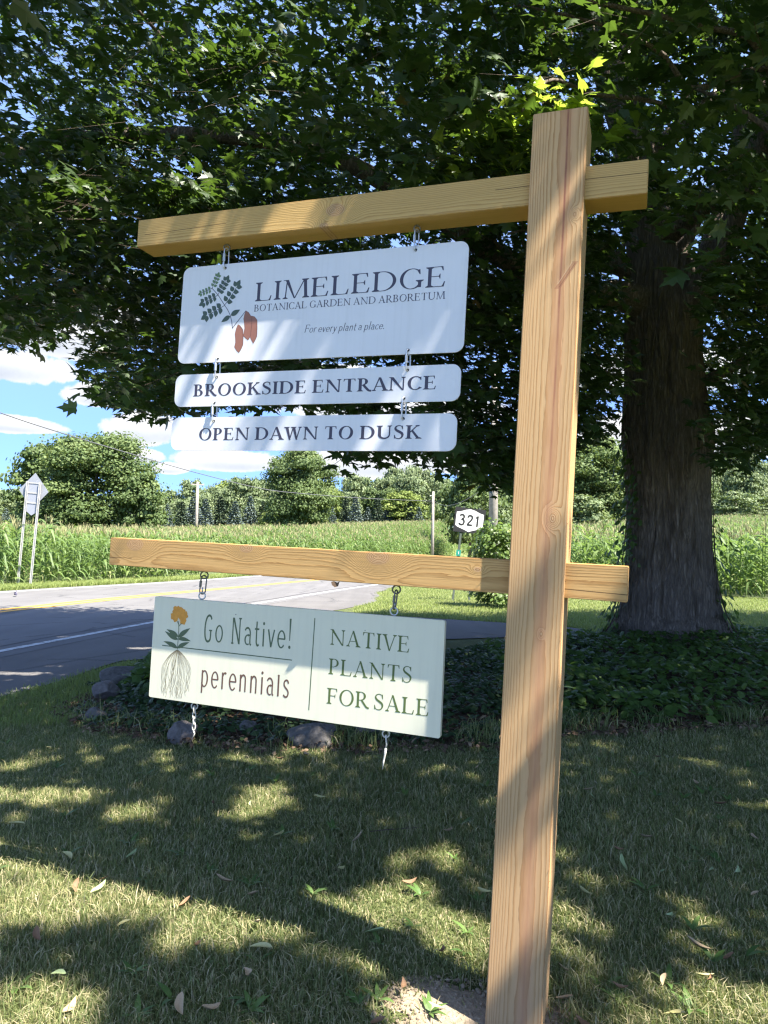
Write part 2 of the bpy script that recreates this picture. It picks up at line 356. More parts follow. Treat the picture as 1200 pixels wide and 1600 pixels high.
M['ink_orange'] = plain('orange_vinyl', (0.60, 0.26, 0.03), rough=0.5, var=0.15, scale=60)
M['leaf_dark'] = plain('dark_green_print', (0.055, 0.085, 0.06), rough=0.45)
M['leaf_light'] = plain('light_green_print', (0.12, 0.19, 0.09), rough=0.45)
M['pod'] = plain('red_brown_print', (0.27, 0.115, 0.075), rough=0.45)
M['pod_line'] = plain('pod_outline_print', (0.12, 0.05, 0.04), rough=0.45)
M['galv'] = plain('galvanised_steel', (0.55, 0.56, 0.57), rough=0.42, metal=0.85, var=0.15, scale=200)
M['old_steel'] = plain('tarnished_steel', (0.22, 0.21, 0.19), rough=0.5, metal=0.8, var=0.3, scale=200)
M['worn_white'] = plain('worn_whitish_metal', (0.52, 0.50, 0.44), rough=0.6, metal=0.2, var=0.4, scale=120)

# ------------------------------------------------------------------ the lie of the land
def sm(a, b, x):
    t = np.clip((x - a) / (b - a), 0, 1); return t * t * (3 - 2 * t)
def near_line(y):
    y = np.asarray(y, float); t = y - 8.8
    tt = np.clip(t, 0, 24.2)
    return -4.73 + 0.165 * t * (t < 0) + (0.165 * tt + 0.0029 * tt ** 2) * (t >= 0) + 0.305 * np.maximum(t - 24.2, 0)
def mound(x, y):
    return 0.11 * np.exp(-(((x - 3.9) / 2.6) ** 2 + ((y - 9.0) / 1.8) ** 2)) + 0.05 * np.exp(-(((x - 0.3) / 2.6) ** 2 + ((y - 6.6) / 1.3) ** 2))
def terrain(x, y):
    x = np.asarray(x, float); y = np.asarray(y, float)
    s = x - near_line(y)
    z = -0.16 + 0.16 * sm(2.2, 4.2, s)
    k = np.clip(0.050 + 0.07 * np.clip(x / np.maximum(y, 5), -.6, .6), 0.024, 0.078)
    d = np.clip(y - 33, 0, 95)
    z = z + k * (np.sqrt(d * d + 16) - 4) * (.03 + .97 * sm(5, 13, np.abs(s + 4))) + 0.012 * np.maximum(y - 128, 0)
    z = z + 0.03 * np.sin(x * .35 + 1) * np.sin(y * .28) * sm(2.5, 5, np.abs(s)) * sm(6, 10, y)
    z = z - 0.045 * np.exp(-((x - .36) ** 2 + (y - 1.72) ** 2) / .16)
    return z + mound(x, y)

def ground_material():
    m, t, b = new_mat('lawn_ground'); L = t.links.new
    tc = N(t, 'ShaderNodeTexCoord'); p = tc.outputs['Object']
    n1 = N(t, 'ShaderNodeTexNoise', i_Scale=1.1, i_Detail=6.0, i_Roughness=0.6); n2 = N(t, 'ShaderNodeTexNoise', i_Scale=26.0, i_Detail=6.0, i_Roughness=0.7); n3 = N(t, 'ShaderNodeTexNoise', i_Scale=140.0, i_Detail=3.0)
    for n in (n1, n2, n3): L(p, n.inputs['Vector'])
    cr = N(t, 'ShaderNodeValToRGB'); e = cr.color_ramp.elements; e.new(0.5); e.new(0.7)
    for i, (q, c) in enumerate([(0.30, (0.065, 0.080, 0.032)), (0.48, (0.125, 0.150, 0.055)), (0.6, (0.19, 0.20, 0.08)), (0.75, (0.27, 0.235, 0.12))]): e[i].position = q; e[i].color = c + (1,)
    mixf = math_n(t, 'ADD', math_n(t, 'MULTIPLY', n1.outputs[0], 0.5), math_n(t, 'MULTIPLY', n2.outputs[0], 0.5)); L(mixf, cr.inputs[0])
    L(cr.outputs[0], b.inputs['Base Color']); b.inputs['Roughness'].default_value = 0.9; b.inputs['Specular IOR Level'].default_value = 0.1
    bp = N(t, 'ShaderNodeBump', i_Strength=0.9, i_Distance=0.03); L(math_n(t, 'ADD', n2.outputs[0], n3.outputs[0]), bp.inputs['Height']); L(bp.outputs[0], b.inputs['Normal'])
    return m
def graded(lo, hi, fine_lo, fine_hi, step, grow=1.16):
    a = list(np.arange(fine_lo, fine_hi + 1e-6, step)); s = step
    while a[-1] < hi: s *= grow; a.append(a[-1] + s)
    s = step
    while a[0] > lo: s *= grow; a.insert(0, a[0] - s)
    return np.array(a)
def grid_mesh(xs, ys, zf):
    X, Y = np.meshgrid(xs, ys); Z = zf(X, Y); V = np.stack([X, Y, Z], -1).reshape(-1, 3)
    ny, nx = X.shape; i = np.arange(ny - 1)[:, None] * nx + np.arange(nx - 1)[None]
    F = np.stack([i, i + 1, i + nx + 1, i + nx], -1).reshape(-1, 4)
    return V, F
V, F = grid_mesh(graded(-900, 900, -14, 14, 0.25), graded(-40, 1500, -2, 42, 0.25), terrain)
tag(obj('ground', V, F, ground_material(), smooth=True), kind='structure')

def strip_sheet(name, offs0, offs1, ys, lift, mat, kind='structure', nx=6):
    ys = np.asarray(ys, float); a = near_line(ys) + offs0(ys); b_ = near_line(ys) + offs1(ys)
    u = np.linspace(0, 1, nx)[None]; X = a[:, None] * (1 - u) + b_[:, None] * u; Y = np.repeat(ys[:, None], nx, 1)
    Z = terrain(X, Y) + lift
    n, k = X.shape; i = np.arange(n - 1)[:, None] * k + np.arange(k - 1)[None]
    F = np.stack([i, i + 1, i + k + 1, i + k], -1).reshape(-1, 4)
    return tag(obj(name, np.stack([X, Y, Z], -1).reshape(-1, 3), F, mat, smooth=True), kind=kind)
def asphalt(name, base, var):
    m, t, b = new_mat(name); L = t.links.new
    tc = N(t, 'ShaderNodeTexCoord'); p = tc.outputs['Object']
    n1 = N(t, 'ShaderNodeTexNoise', i_Scale=0.7, i_Detail=5.0); n2 = N(t, 'ShaderNodeTexNoise', i_Scale=70.0, i_Detail=4.0, i_Roughness=0.75)
    mp = N(t, 'ShaderNodeMapping'); mp.inputs['Scale'].default_value = (2.2, 0.16, 1); mp.inputs['Rotation'].default_value = (0, 0, 0.22); L(p, mp.inputs[0])
    n3 = N(t, 'ShaderNodeTexNoise', i_Scale=1.4, i_Detail=5.0); L(mp.outputs[0], n3.inputs['Vector'])
    L(p, n1.inputs['Vector']); L(p, n2.inputs['Vector'])
    v = math_n(t, 'ADD', math_n(t, 'MULTIPLY', math_n(t, 'SUBTRACT', n1.outputs[0], .5), .7), math_n(t, 'ADD', math_n(t, 'MULTIPLY', math_n(t, 'SUBTRACT', n2.outputs[0], .5), .8), math_n(t, 'MULTIPLY', math_n(t, 'SUBTRACT', n3.outputs[0], .5), .8)))
    mx = N(t, 'ShaderNodeMix', data_type='RGBA'); L(math_n(t, 'ADD', v, 0.5, clamp=True), mx.inputs['Factor'])
    mx.inputs['A'].default_value = tuple(c * (1 - var) for c in base) + (1,); mx.inputs['B'].default_value = tuple(c * (1 + var) for c in base) + (1,)
    # cracks
    vo = N(t, 'ShaderNodeTexVoronoi', feature='DISTANCE_TO_EDGE', i_Scale=0.45)
    wv = N(t, 'ShaderNodeMixRGB', blend_type='ADD'); wv.inputs[0].default_value = 0.35; L(p, wv.inputs[1]); L(n2.outputs['Color'], wv.inputs[2]); L(wv.outputs[0], vo.inputs['Vector'])
    ck = math_n(t, 'MULTIPLY', math_n(t, 'LESS_THAN', vo.outputs['Distance'], 0.010), math_n(t, 'GREATER_THAN', n1.outputs[0], 0.50))
    mc = N(t, 'ShaderNodeMix', data_type='RGBA'); L(math_n(t, 'MULTIPLY', ck, .7), mc.inputs['Factor']); L(mx.outputs['Result'], mc.inputs['A']); mc.inputs['B'].default_value = (0.03, 0.03, 0.03, 1)
    L(mc.outputs['Result'], b.inputs['Base Color']); b.inputs['Roughness'].default_value = 0.85; b.inputs['Specular IOR Level'].default_value = 0.3
    bp = N(t, 'ShaderNodeBump', i_Strength=0.35, i_Distance=0.008); L(n2.outputs[0], bp.inputs['Height']); L(bp.outputs[0], b.inputs['Normal'])
    return m
M['asphalt'] = asphalt('bleached_asphalt', (0.128, 0.122, 0.116), 0.28)
M['shoulder'] = asphalt('shoulder_asphalt', (0.118, 0.110, 0.102), 0.34)
def paint(name, col, wear):
    m, t, b = new_mat(name); L = t.links.new
    tc = N(t, 'ShaderNodeTexCoord'); n = N(t, 'ShaderNodeTexNoise', i_Scale=9.0, i_Detail=8.0, i_Roughness=0.75); L(tc.outputs['Object'], n.inputs['Vector'])
    r = N(t, 'ShaderNodeMapRange'); r.inputs[1].default_value = wear; r.inputs[2].default_value = wear + 0.1; L(n.outputs[0], r.inputs[0])
    mx = N(t, 'ShaderNodeMix', data_type='RGBA'); L(r.outputs[0], mx.inputs['Factor']); mx.inputs['A'].default_value = (0.15, 0.148, 0.15, 1); mx.inputs['B'].default_value = col + (1,)
    L(mx.outputs['Result'], b.inputs['Base Color']); b.inputs['Roughness'].default_value = 0.75
    return m
M['white_line'] = paint('worn_white_road_paint', (0.52, 0.52, 0.50), 0.40)
M['far_line'] = paint('white_road_paint', (0.66, 0.66, 0.63), 0.30)
M['yellow_line'] = paint('yellow_road_paint', (0.58, 0.31, 0.035), 0.28)
M['tar'] = plain('tar_seam', (0.03, 0.03, 0.032), rough=0.7)
ysr = np.concatenate([np.arange(-25, 60, 0.5), np.arange(60, 420, 6.0)])
c_ = lambda v: (lambda y: np.full_like(y, v))
strip_sheet('road', c_(-8.35), c_(0.35), ysr, 0.012, M['asphalt'], nx=10)
strip_sheet('road_line', c_(-0.06), c_(0.07), ysr, 0.016, M['white_line'], nx=2)
strip_sheet('road_line', c_(-7.95), c_(-7.78), ysr, 0.016, M['far_line'], nx=2)
strip_sheet('road_line', c_(-4.02), c_(-3.86), ysr, 0.016, M['yellow_line'], nx=2)
strip_sheet('road_line', c_(-3.70), c_(-3.54), ysr, 0.016, M['yellow_line'], nx=2)
strip_sheet('road_seam', lambda y: -0.30 + .03 * np.sin(y * 1.7), lambda y: -0.27 + .03 * np.sin(y * 1.7), np.arange(4, 40, 0.2), 0.0165, M['tar'], nx=2)
def shoulder_edge(y):
    # paved shoulder, widening into a driveway mouth between 9 and 18 m
    e = 1.85 + 0.8 * sm(14, 17.5, y) * (1 - sm(17.6, 24, y)) - 0.8 * sm(19, 30, y)
    e = e + 5.7 * sm(8.3, 10.0, y) * (1 - sm(11.0, 14.8, y)) + .06 * np.sin(y * 2.1)
    return e
strip_sheet('road_shoulder', c_(0.34), shoulder_edge, np.arange(-25, 60, 0.25), 0.009, M['shoulder'], nx=14)

# bed under the maple: bare soil and mulch
def soil_mat(name, a, b_):
    m, t, b = new_mat(name); L = t.links.new
    tc = N(t, 'ShaderNodeTexCoord'); p = tc.outputs['Object']
    vo = N(t, 'ShaderNodeTexVoronoi', i_Scale=34.0); n2 = N(t, 'ShaderNodeTexNoise', i_Scale=60.0, i_Detail=5.0, i_Roughness=0.7); n1 = N(t, 'ShaderNodeTexNoise', i_Scale=3.0, i_Detail=4.0)
    L(p, vo.inputs['Vector']); L(p, n2.inputs['Vector']); L(p, n1.inputs['Vector'])
    mx = N(t, 'ShaderNodeMix', data_type='RGBA'); f = math_n(t, 'ADD', math_n(t, 'MULTIPLY', vo.outputs['Color'], 0.5), math_n(t, 'MULTIPLY', n1.outputs[0], 0.5)); L(f, mx.inputs['Factor'])
    mx.inputs['A'].default_value = a + (1,); mx.inputs['B'].default_value = b_ + (1,); L(mx.outputs['Result'], b.inputs['Base Color']); b.inputs['Roughness'].default_value = 0.95; b.inputs['Specular IOR Level'].default_value = 0.1
    bp = N(t, 'ShaderNodeBump', i_Strength=1.0, i_Distance=0.02); L(math_n(t, 'ADD', n2.outputs[0], vo.outputs['Distance']), bp.inputs['Height']); L(bp.outputs[0], b.inputs['Normal'])
    return m
M['soil'] = soil_mat('dark_mulch_soil', (0.035, 0.024, 0.017), (0.15, 0.095, 0.06))
M['dry_soil'] = plain('pale_dug_soil', (.27, .21, .145), .95, var=.4, scale=55, bump=.9)
def bed_front(x):
    return np.interp(x, [-3.2, -2.3, -1.9, -1.3, -.6, 0., .7, 1.2, 1.8, 2.8, 4.5, 8], [6.4, 5.35, 4.75, 4.42, 4.22, 4.28, 4.40, 4.7, 4.85, 5.1, 5.4, 6.2])
def bed_back(x):
    return np.interp(x, [-3.2, -2.6, -1.9, -1, 0, 1, 2, 3, 5, 8], [6.5, 6.8, 7.0, 7.2, 7.5, 7.8, 8.3, 9.9, 10.4, 10.2])
def draped(name, x0, x1, nx, ny, lo, hi, lift, mat):
    xs = np.linspace(x0, x1, nx); V = []
    for x in xs:
        a, b_ = lo(x), hi(x)
        for v in np.linspace(0, 1, ny):
            y = a + (b_ - a) * v + 0.05 * math.sin(x * 9) * (1 - v); V.append((x, y, float(terrain(x, y)) + lift * min(1, v * ny * .4, (1 - v) * ny * .4 + .2)))
    i = np.arange(nx - 1)[:, None] * ny + np.arange(ny - 1)[None]
    F = np.stack([i, i + ny, i + ny + 1, i + 1], -1).reshape(-1, 4)
    return tag(obj(name, np.array(V), F, mat, smooth=True), kind='structure')
draped('bed_soil', -2.55, 7.8, 90, 30, bed_front, bed_back, 0.016, M['soil'])
# dug soil round the foot of the post
a = np.linspace(0, 2 * math.pi, 40, endpoint=False)
rr_ = 0.17 + 0.035 * np.sin(3 * a + 1) + 0.02 * np.sin(7 * a)
V = [(0.25, 1.90, float(terrain(.25, 1.90)) + .012)]
for k, q in enumerate((0.6, 1.0)):
    for i in range(40): X_, Y_ = 0.25 + rr_[i] * 1.45 * q * math.cos(a[i]), 1.90 + rr_[i] * .75 * q * math.sin(a[i]); V.append((X_, Y_, float(terrain(X_, Y_)) + (0.010 if k == 0 else 0.003)))
F1 = [(0, 1 + i, 1 + (i + 1) % 40) for i in range(40)]; F2 = [(1 + i, 41 + i, 41 + (i + 1) % 40, 1 + (i + 1) % 40) for i in range(40)]
tag(obj('dug_soil', np.array(V), [np.array(F1), np.array(F2)], M['dry_soil'], smooth=True), kind='structure')
# ground of the corn fields
def in_left_field(x, y): return (x - near_line(y) < -9.45) & (y > 8)
def right_front(x): return np.interp(x, [4.5, 6, 9, 12, 20, 60], [30, 25.2, 22.3, 20.9, 19.5, 17])
def in_right_field(x, y): return (x - near_line(y) > 4.6) & (y > right_front(x)) & (x > 4.5)
# ------------------------------------------------------------------ lettering: every glyph drawn stroke by stroke with a broad pen
class Pen:
    """cap height 1; T thick, t thin stroke; X x-height; serif length sl"""
    def __init__(s, T=.125, t=.04, X=.62, sl=.085, serif=True, shear=0.0, sx=1.0):
        s.T, s.t, s.X, s.sl, s.serif, s.shear, s.sx = T, t, X, sl, serif, shear, sx
        s.V = []; s.Q = []; s.Tr = []; s.n = 0; s.k = 0
    def quadstrip(s, Lp, Rp):
        Lp = np.asarray(Lp); Rp = np.asarray(Rp); n = len(Lp); s.k += 1
        V = np.concatenate([Lp, Rp]); V = np.c_[V, np.full(2 * n, (s.k % 40) * 3e-6)]
        s.V.append(V); s.Q += [(s.n + i, s.n + i + 1, s.n + n + i + 1, s.n + n + i) for i in range(n - 1)]; s.n += 2 * n
    def poly(s, P):
        P = np.asarray(P, float); n = len(P); s.k += 1; c = P.mean(0)
        V = np.c_[np.concatenate([P, [c]]), np.full(n + 1, (s.k % 40) * 3e-6)]
        s.V.append(V); s.Tr += [(s.n + i, s.n + (i + 1) % n, s.n + n) for i in range(n)]; s.n += n + 1
    def stroke(s, P, w):
        P = np.asarray(P, float); T = np.gradient(P, axis=0); T /= np.linalg.norm(T, axis=1)[:, None] + 1e-9
        Nn = np.c_[-T[:, 1], T[:, 0]]; w = np.broadcast_to(np.asarray(w, float), (len(P),))[:, None] / 2
        s.quadstrip(P + Nn * w, P - Nn * w)
    def curve(s, P, n=26, w=None, closed=False, thin=None):
        P = smooth_path(np.c_[P, np.zeros(len(P))], n)[:, :2] if not closed else P
        T = np.gradient(P, axis=0); T /= np.linalg.norm(T, axis=1)[:, None] + 1e-9
        t = s.t if thin is None else thin
        if w is None: w = t + (s.T - t) * np.abs(T[:, 1]) ** 1.35
        elif isinstance(w, str):
            u = np.linspace(-1, 1, n); w = t + (s.T * 1.05 - t) * np.exp(-(u / .42) ** 2)
        s.stroke(P, w)
    def arc(s, cx, cy, rx, ry, a0, a1, n=36, w=None, tilt=0.0):
        a = np.radians(np.linspace(a0, a1, n)); P = np.c_[cx + rx * np.cos(a), cy + ry * np.sin(a)]
        if w is None: w = s.t + (s.T - s.t) * np.abs(np.cos(a - tilt)) ** 1.5
        # keep the outside of the curve on the ellipse
        nrm = np.c_[np.cos(a) / rx, np.sin(a) / ry]; nrm /= np.linalg.norm(nrm, axis=1)[:, None]
        w = np.broadcast_to(w, (n,))[:, None]; s.quadstrip(P, P - nrm * w)
    def line(s, x0, y0, x1, y1, w): s.stroke([(x0, y0), (x1, y1)], w)
    def stem(s, x, y0, y1, w, ends='bt'):
        """upright or leaning stem with bracketed serifs; x may be (x0,x1)"""
        xa, xb = x if isinstance(x, tuple) else (x, x)
        dx = w / 2; s.quadstrip([(xa - dx, y0), (xb - dx, y1)], [(xa + dx, y0), (xb + dx, y1)])
        if s.serif:
            if 'b' in ends: s.ser(xa, y0, w, 1)
            if 't' in ends: s.ser(xb, y1, w, -1)
    def ser(s, x, y, w, d):
        l = s.sl; h = .034; s.poly([(x - w / 2 - l, y), (x + w / 2 + l, y), (x + w / 2 + l, y + d * h), (x + w / 2, y + d * .10), (x - w / 2, y + d * .10), (x - w / 2 - l, y + d * h)])
    def beak(s, x, y, d, l=.20, lean=.05):
        """triangular end of a thin arm; d=+1 pointing up, -1 down"""
        s.poly([(x - .10, y), (x, y), (x + lean * .6, y + d * l), (x - .022 + lean * .4, y + d * l), (x - .05, y + d * .06)])
    def glyph(s, ch):
        T, t, X = s.T, s.t, s.X; o = T / 2 + s.sl
        ht = t / 2
        if ch == 'I': s.stem(o, 0, 1, T); return 2 * o
        if ch == 'L':
            s.stem(o, 0, 1, T); s.line(o, ht, .60, ht, t); s.beak(.60, 0, 1, .27, .07); return .68
        if ch in 'EF':
            s.stem(o, 0, 1, T); s.line(o, 1 - ht, .56, 1 - ht, t); s.beak(.56, 1, -1, .21, .03)
            s.line(o, .52, .46, .52, t); s.poly([(.42, .52), (.46, .64), (.48, .64), (.48, .40), (.46, .40)])
            if ch == 'E': s.line(o, ht, .60, ht, t); s.beak(.60, 0, 1, .25, .07); return .68
            return .62
        if ch == 'T':
            s.stem(.37, 0, 1, T, 'b'); s.line(.06, 1 - ht, .68, 1 - ht, t)
            s.poly([(.06, 1), (.16, 1), (.12, .94), (.075, .79), (.05, .79)]); s.poly([(.68, 1), (.58, 1), (.62, .94), (.665, .79), (.69, .79)]); return .74
        if ch == 'D':
            s.stem(o, 0, 1, T); s.line(o, 1 - ht, .36, 1 - ht, t); s.line(o, ht, .36, ht, t); s.arc(.35, .5, .47, .5, 90, -90); return .86
        if ch == 'O': s.arc(.43, .5, .40, .515, 0, 360, 60, tilt=-.2); return .86
        if ch == 'Q': return .86
        if ch in 'CG':
            s.arc(.43, .5, .40, .515, 52, 318, 48, tilt=-.1)
            s.poly([(.64, .92), (.70, .97), (.715, .70), (.69, .70), (.62, .86)])
            if ch == 'C': s.poly([(.70, .12), (.735, .19), (.755, .20), (.72, .10)]); return .76
            s.stem(.70, .06, .42, T * .95, 't'); return .84
        if ch in 'PBR':
            s.stem(o, 0, 1, T)
            if ch == 'B':
                s.line(o, 1 - ht, .30, 1 - ht, t); s.line(o, .53, .32, .53, t); s.line(o, ht, .32, ht, t)
                s.arc(.29, .765, .25, .235, 90, -90, 24); s.arc(.31, .275, .30, .275, 90, -90, 26); return .68
            s.line(o, 1 - ht, .31, 1 - ht, t); s.line(o, .47, .31, .47, t); s.arc(.30, .735, .27, .265, 90, -90, 26)
            if ch == 'P': return .62
            s.curve([(.34, .48), (.48, .26), (.62, .07), (.76, .02)], 14, w=T * .88); return .76
        if ch == 'N':
            s.stem(.14, 0, 1, t * 1.25, 'b'); s.stem(.76, 0, 1, t * 1.25, 't'); s.quadstrip([(.03, 1), (.70, 0)], [(.03 + T * 1.25, 1), (.785, 0)])
            s.poly([(0, 1), (.14, 1), (.14, .965), (0, .965)]); return .90
        if ch == 'M':
            s.stem((.12, .17), 0, 1, t * 1.25, 'b'); s.stem((.90, .85), 0, 1, T, 'bt')
            s.quadstrip([(.10, 1), (.45, 0)], [(.10 + T * 1.1, 1), (.50, 0)]); s.line(.48, .01, .83, 1, t * 1.2); s.poly([(.03, 1), (.2, 1), (.2, .965), (.03, .965)]); return 1.03
        if ch == 'A':
            s.stem((.09, .36), 0, 1, t * 1.15, 'b'); s.quadstrip([(.31, 1.02), (.60, 0)], [(.31 + T * .8, 1.02), (.60 + T * 1.1, 0)]); s.ser(.60 + T * .55, 0, T * 1.1, 1)
            s.line(.17, .345, .58, .345, t); return .80
        if ch == 'V':
            s.quadstrip([(.05, 1), (.36, -.02)], [(.05 + T * 1.08, 1), (.36 + T * .6, -.02)]); s.ser(.05 + T * .54, 1, T, -1); s.stem((.40, .67), 0, 1, t * 1.15, 't'); return .76
        if ch == 'W':
            for x in (0, .40):
                s.quadstrip([(.05 + x, 1), (.30 + x, -.02)], [(.05 + x + T * 1.08, 1), (.30 + x + T * .6, -.02)]); s.line(.335 + x, 0, .53 + x, 1, t * 1.15)
            s.ser(.05 + T * .54, 1, T, -1); s.ser(.45 + T * .54, 1, T, -1); s.ser(.93, 1, t, -1); return 1.04
        if ch == 'U':
            s.stem(o, .30, 1, T, 't'); s.stem(.70, .30, 1, t * 1.25, 't'); s.arc((o - T / 2 + .70 + t * .6) / 2, .32, (.70 + t * .6 - o + T / 2) / 2, .335, 180, 360, 30, w=np.linspace(T, t * 1.25, 30)); return .83
        if ch == 'K':
            s.stem(o, 0, 1, T); s.line(.20, .43, .60, .98, t * 1.2); s.ser(.61, 1, .05, -1); s.quadstrip([(.29, .56), (.60, 0)], [(.37, .66), (.76, 0)]); s.ser(.68, 0, .16, 1); return .80
        if ch == 'S':
            s.curve([(.49, .76), (.44, .93), (.30, .985), (.15, .91), (.115, .76), (.19, .63), (.32, .53), (.46, .41), (.50, .25), (.43, .08), (.28, .015), (.13, .08), (.08, .26)], 48, 'spine')
            s.poly([(.47, .98), (.50, .98), (.515, .70), (.49, .70), (.44, .90)]); s.poly([(.06, .02), (.09, .02), (.14, .10), (.085, .30), (.06, .30)]); return .60
        # lower case and figures
        l = s.line
        if ch == 'o': s.arc(.27, X / 2, .25, X / 2 + .01, 0, 360, 44); return .54
        if ch == 'c': s.arc(.27, X / 2, .25, X / 2 + .01, 45, 315, 36); return .46
        if ch == 'e': s.arc(.27, X / 2, .25, X / 2 + .01, 2, 318, 40); l(.05, X * .52, .50, X * .52, t); return .52
        if ch == 'a':
            s.curve([(.07, X * .83), (.16, X * .97), (.30, X * .96), (.395, X * .76), (.40, X * .4), (.41, X * .1), (.48, .01)], 24, w=T * .85)
            s.arc(.25, X * .30, .20, X * .31, 60, 300, 30); l(.25, X * .60, .40, X * .56, t); return .52
        if ch == 'n':
            l(.11, 0, .11, X, T); s.curve([(.11, X * .72), (.20, X * .93), (.31, X * .98), (.41, X * .86), (.43, X * .6), (.43, 0)], 24, w=T * .9)
            if s.serif: s.ser(.11, 0, T, 1); s.ser(.43, 0, T, 1)
            return .55
        if ch == 'r':
            l(.11, 0, .11, X, T); s.curve([(.11, X * .68), (.18, X * .9), (.27, X * .98), (.35, X * .93)], 14, w=np.linspace(t, T, 14))
            if s.serif: s.ser(.11, 0, T, 1)
            return .38
        if ch == 'p':
            l(.11, -.30, .11, X, T); s.arc(.26, X / 2, .25, X / 2 + .01, 150, -150, 40)
            if s.serif: s.ser(.11, -.30, T, 1)
            return .55
        if ch == 'l': l(.11, 0, .11, 1.0, T); s.poly([(.02, .97), (.11, 1.0), (.11, .92)]); return .23
        if ch == 'i': l(.11, 0, .11, X, T); s.arc(.11, X + .20, T * .72, T * .72, 0, 360, 20, w=T * .70); return .23
        if ch == 't': s.curve([(.14, X + .26), (.14, X * .5), (.15, .12), (.22, .015), (.31, .05)], 20, w=T * .9); l(.02, X - ht, .30, X - ht, t * 1.2); return .33
        if ch == 'v': l(.04, X, .23, 0, T); l(.23, 0, .41, X, t * 1.4); return .45
        if ch == 'y': l(.06, X, .25, .02, T); s.curve([(.44, X), (.27, .02), (.17, -.22), (.05, -.28)], 16, w=t * 1.4); return .48
        if ch == 's': s.curve([(.36, X * .80), (.30, X * .95), (.20, X * .98), (.10, X * .88), (.09, X * .70), (.17, X * .56), (.29, X * .44), (.36, X * .28), (.32, X * .08), (.19, .01), (.06, X * .12)], 40, w=T * .85); return .44
        if ch == '!': s.quadstrip([(.06, 1.12), (.095, .30)], [(.06 + T * 1.3, 1.12), (.095 + T * .5, .30)]); s.arc(.12, .06, T * .8, T * .7, 0, 360, 20, w=T * .65); return .24
        if ch == '.': s.arc(.08, .06, .06, .06, 0, 360, 18, w=.06); return .2
        if ch == 'g':  # condensed capital G without serifs
            s.curve([(.50, .86), (.44, .97), (.33, 1.01), (.19, .93), (.10, .70), (.08, .42), (.12, .16), (.22, .02), (.34, .0), (.45, .08), (.47, .28), (.47, .43)], 44, w=T); l(.36, .43, .56, .43, t); return .62
        if ch == 'm':  # condensed capital N, flared
            s.stem(.12, 0, 1, T * .8, ''); s.stem(.56, 0, 1, T * .8, ''); s.quadstrip([(.10, 1), (.50, 0)], [(.10 + T * 1.2, 1), (.60, 0)]); l(.04, .02, .20, .02, t); l(.48, .98, .66, .98, t); return .70
        if ch == '3': s.curve([(.06, .86), (.18, .97), (.34, .96), (.44, .82), (.40, .65), (.24, .555)], 22, w=T); s.curve([(.20, .555), (.40, .50), (.48, .30), (.42, .10), (.25, .03), (.10, .07), (.03, .17)], 24, w=T); return .62
        if ch == '2': s.curve([(.06, .76), (.10, .90), (.25, .97), (.42, .90), (.45, .72), (.36, .52), (.18, .28), (.06, .08)], 30, w=T); l(.02, T / 2, .50, T / 2, T); return .62
        if ch == '1': l(.22, 0, .22, 1, T); s.line(.24, .96, .06, .80, T * .9); return .42
        return .30
    def text(s, word, track=0.0, space=.30, small_rest=1.0):
        x = 0.0; out = []; s.brk = [0]
        for i, ch in enumerate(word):
            if ch == ' ': x += space; s.brk.append(s.n); continue
            st = len(s.V); adv = s.glyph(ch)
            for V in s.V[st:]: V[:, 0] = V[:, 0] + s.shear * V[:, 1] + x
            x += adv + track
        s.w = x - track
        return s
    def place(s, x0, x1, y0, y1, h, mat, name, parent, y=-0.0003):
        """fit between baseline points (x0,y0) and (x1,y1) with cap height h, on a panel face in the xz plane"""
        V = np.concatenate(s.V); u = V[:, 0] / s.w
        P = np.c_[x0 + (x1 - x0) * u, y - V[:, 2], y0 + (y1 - y0) * u + V[:, 1] * h]
        o = None; br = s.brk + [s.n]
        for a, b in zip(br[:-1], br[1:]):          # one object per word
            F = [np.array([f for f in G if a <= f[0] < b]) - a for G in (s.Q, s.Tr)]
            o = obj(name, P[a:b], [f for f in F if len(f)], mat, parent)
        return o

# ------------------------------------------------------------------ the sign: post, two beams, hanging boards
PX, PY = 0.3941, 1.7995
AL, AL2, BE = 0.0453, 0.0339, 0.0103
ORG = np.array([PX, PY, EYE])
def sign_frame_axes(al, be):
    up = np.array([0, 0, 1.]) * math.cos(be) + S_N * math.sin(be); nn = S_N * math.cos(be) - np.array([0, 0, 1.]) * math.sin(be)
    return S_R * math.cos(al) - up * math.sin(al), up * math.cos(al) + S_R * math.sin(al), nn
def mat_axes(X, Y, Z, O): return Matrix(((X[0], Y[0], Z[0], O[0]), (X[1], Y[1], Z[1], O[1]), (X[2], Y[2], Z[2], O[2]), (0, 0, 0, 1)))
RR, UU, NN = sign_frame_axes(AL, BE)
GH = EYE + 0.02
base = ORG - UU * GH
frame = empty('sign_frame'); frame.matrix_world = mat_axes(RR, -NN, UU, base)
tag(frame, 'tall square wooden sign post with two crossing beams standing in the lawn', 'sign post')
PW, BH, DD = 0.14, 0.0889, 0.0237
zt = 1.1646 + GH
post = rounded_box('post', (PW, PW, zt + 0.25), M['post'], frame, 0.0022, (0, PW / 2, (zt - 0.25) / 2))
b1l, b1r, b2l, b2r = -1.3555, 0.2232, -1.3769, 0.2220
bt = rounded_box('beam', (b1r - b1l, BH, BH), M['beam_top'], frame, 0.0018, ((b1l + b1r) / 2, DD + BH / 2, 0.9739 + GH)); tag(bt, 'upper beam of yellowish timber carrying the white boards')
bl = rounded_box('beam', (b2r - b2l, BH, BH), M['beam_low'], frame, 0.0018, (0, 0, 0)); tag(bl, 'lower beam with a big knot at its free end')
ang = AL2 - AL
c = Vector(((b2l + b2r) / 2, 0, 0)); bl.rotation_euler = (0, ang, 0)
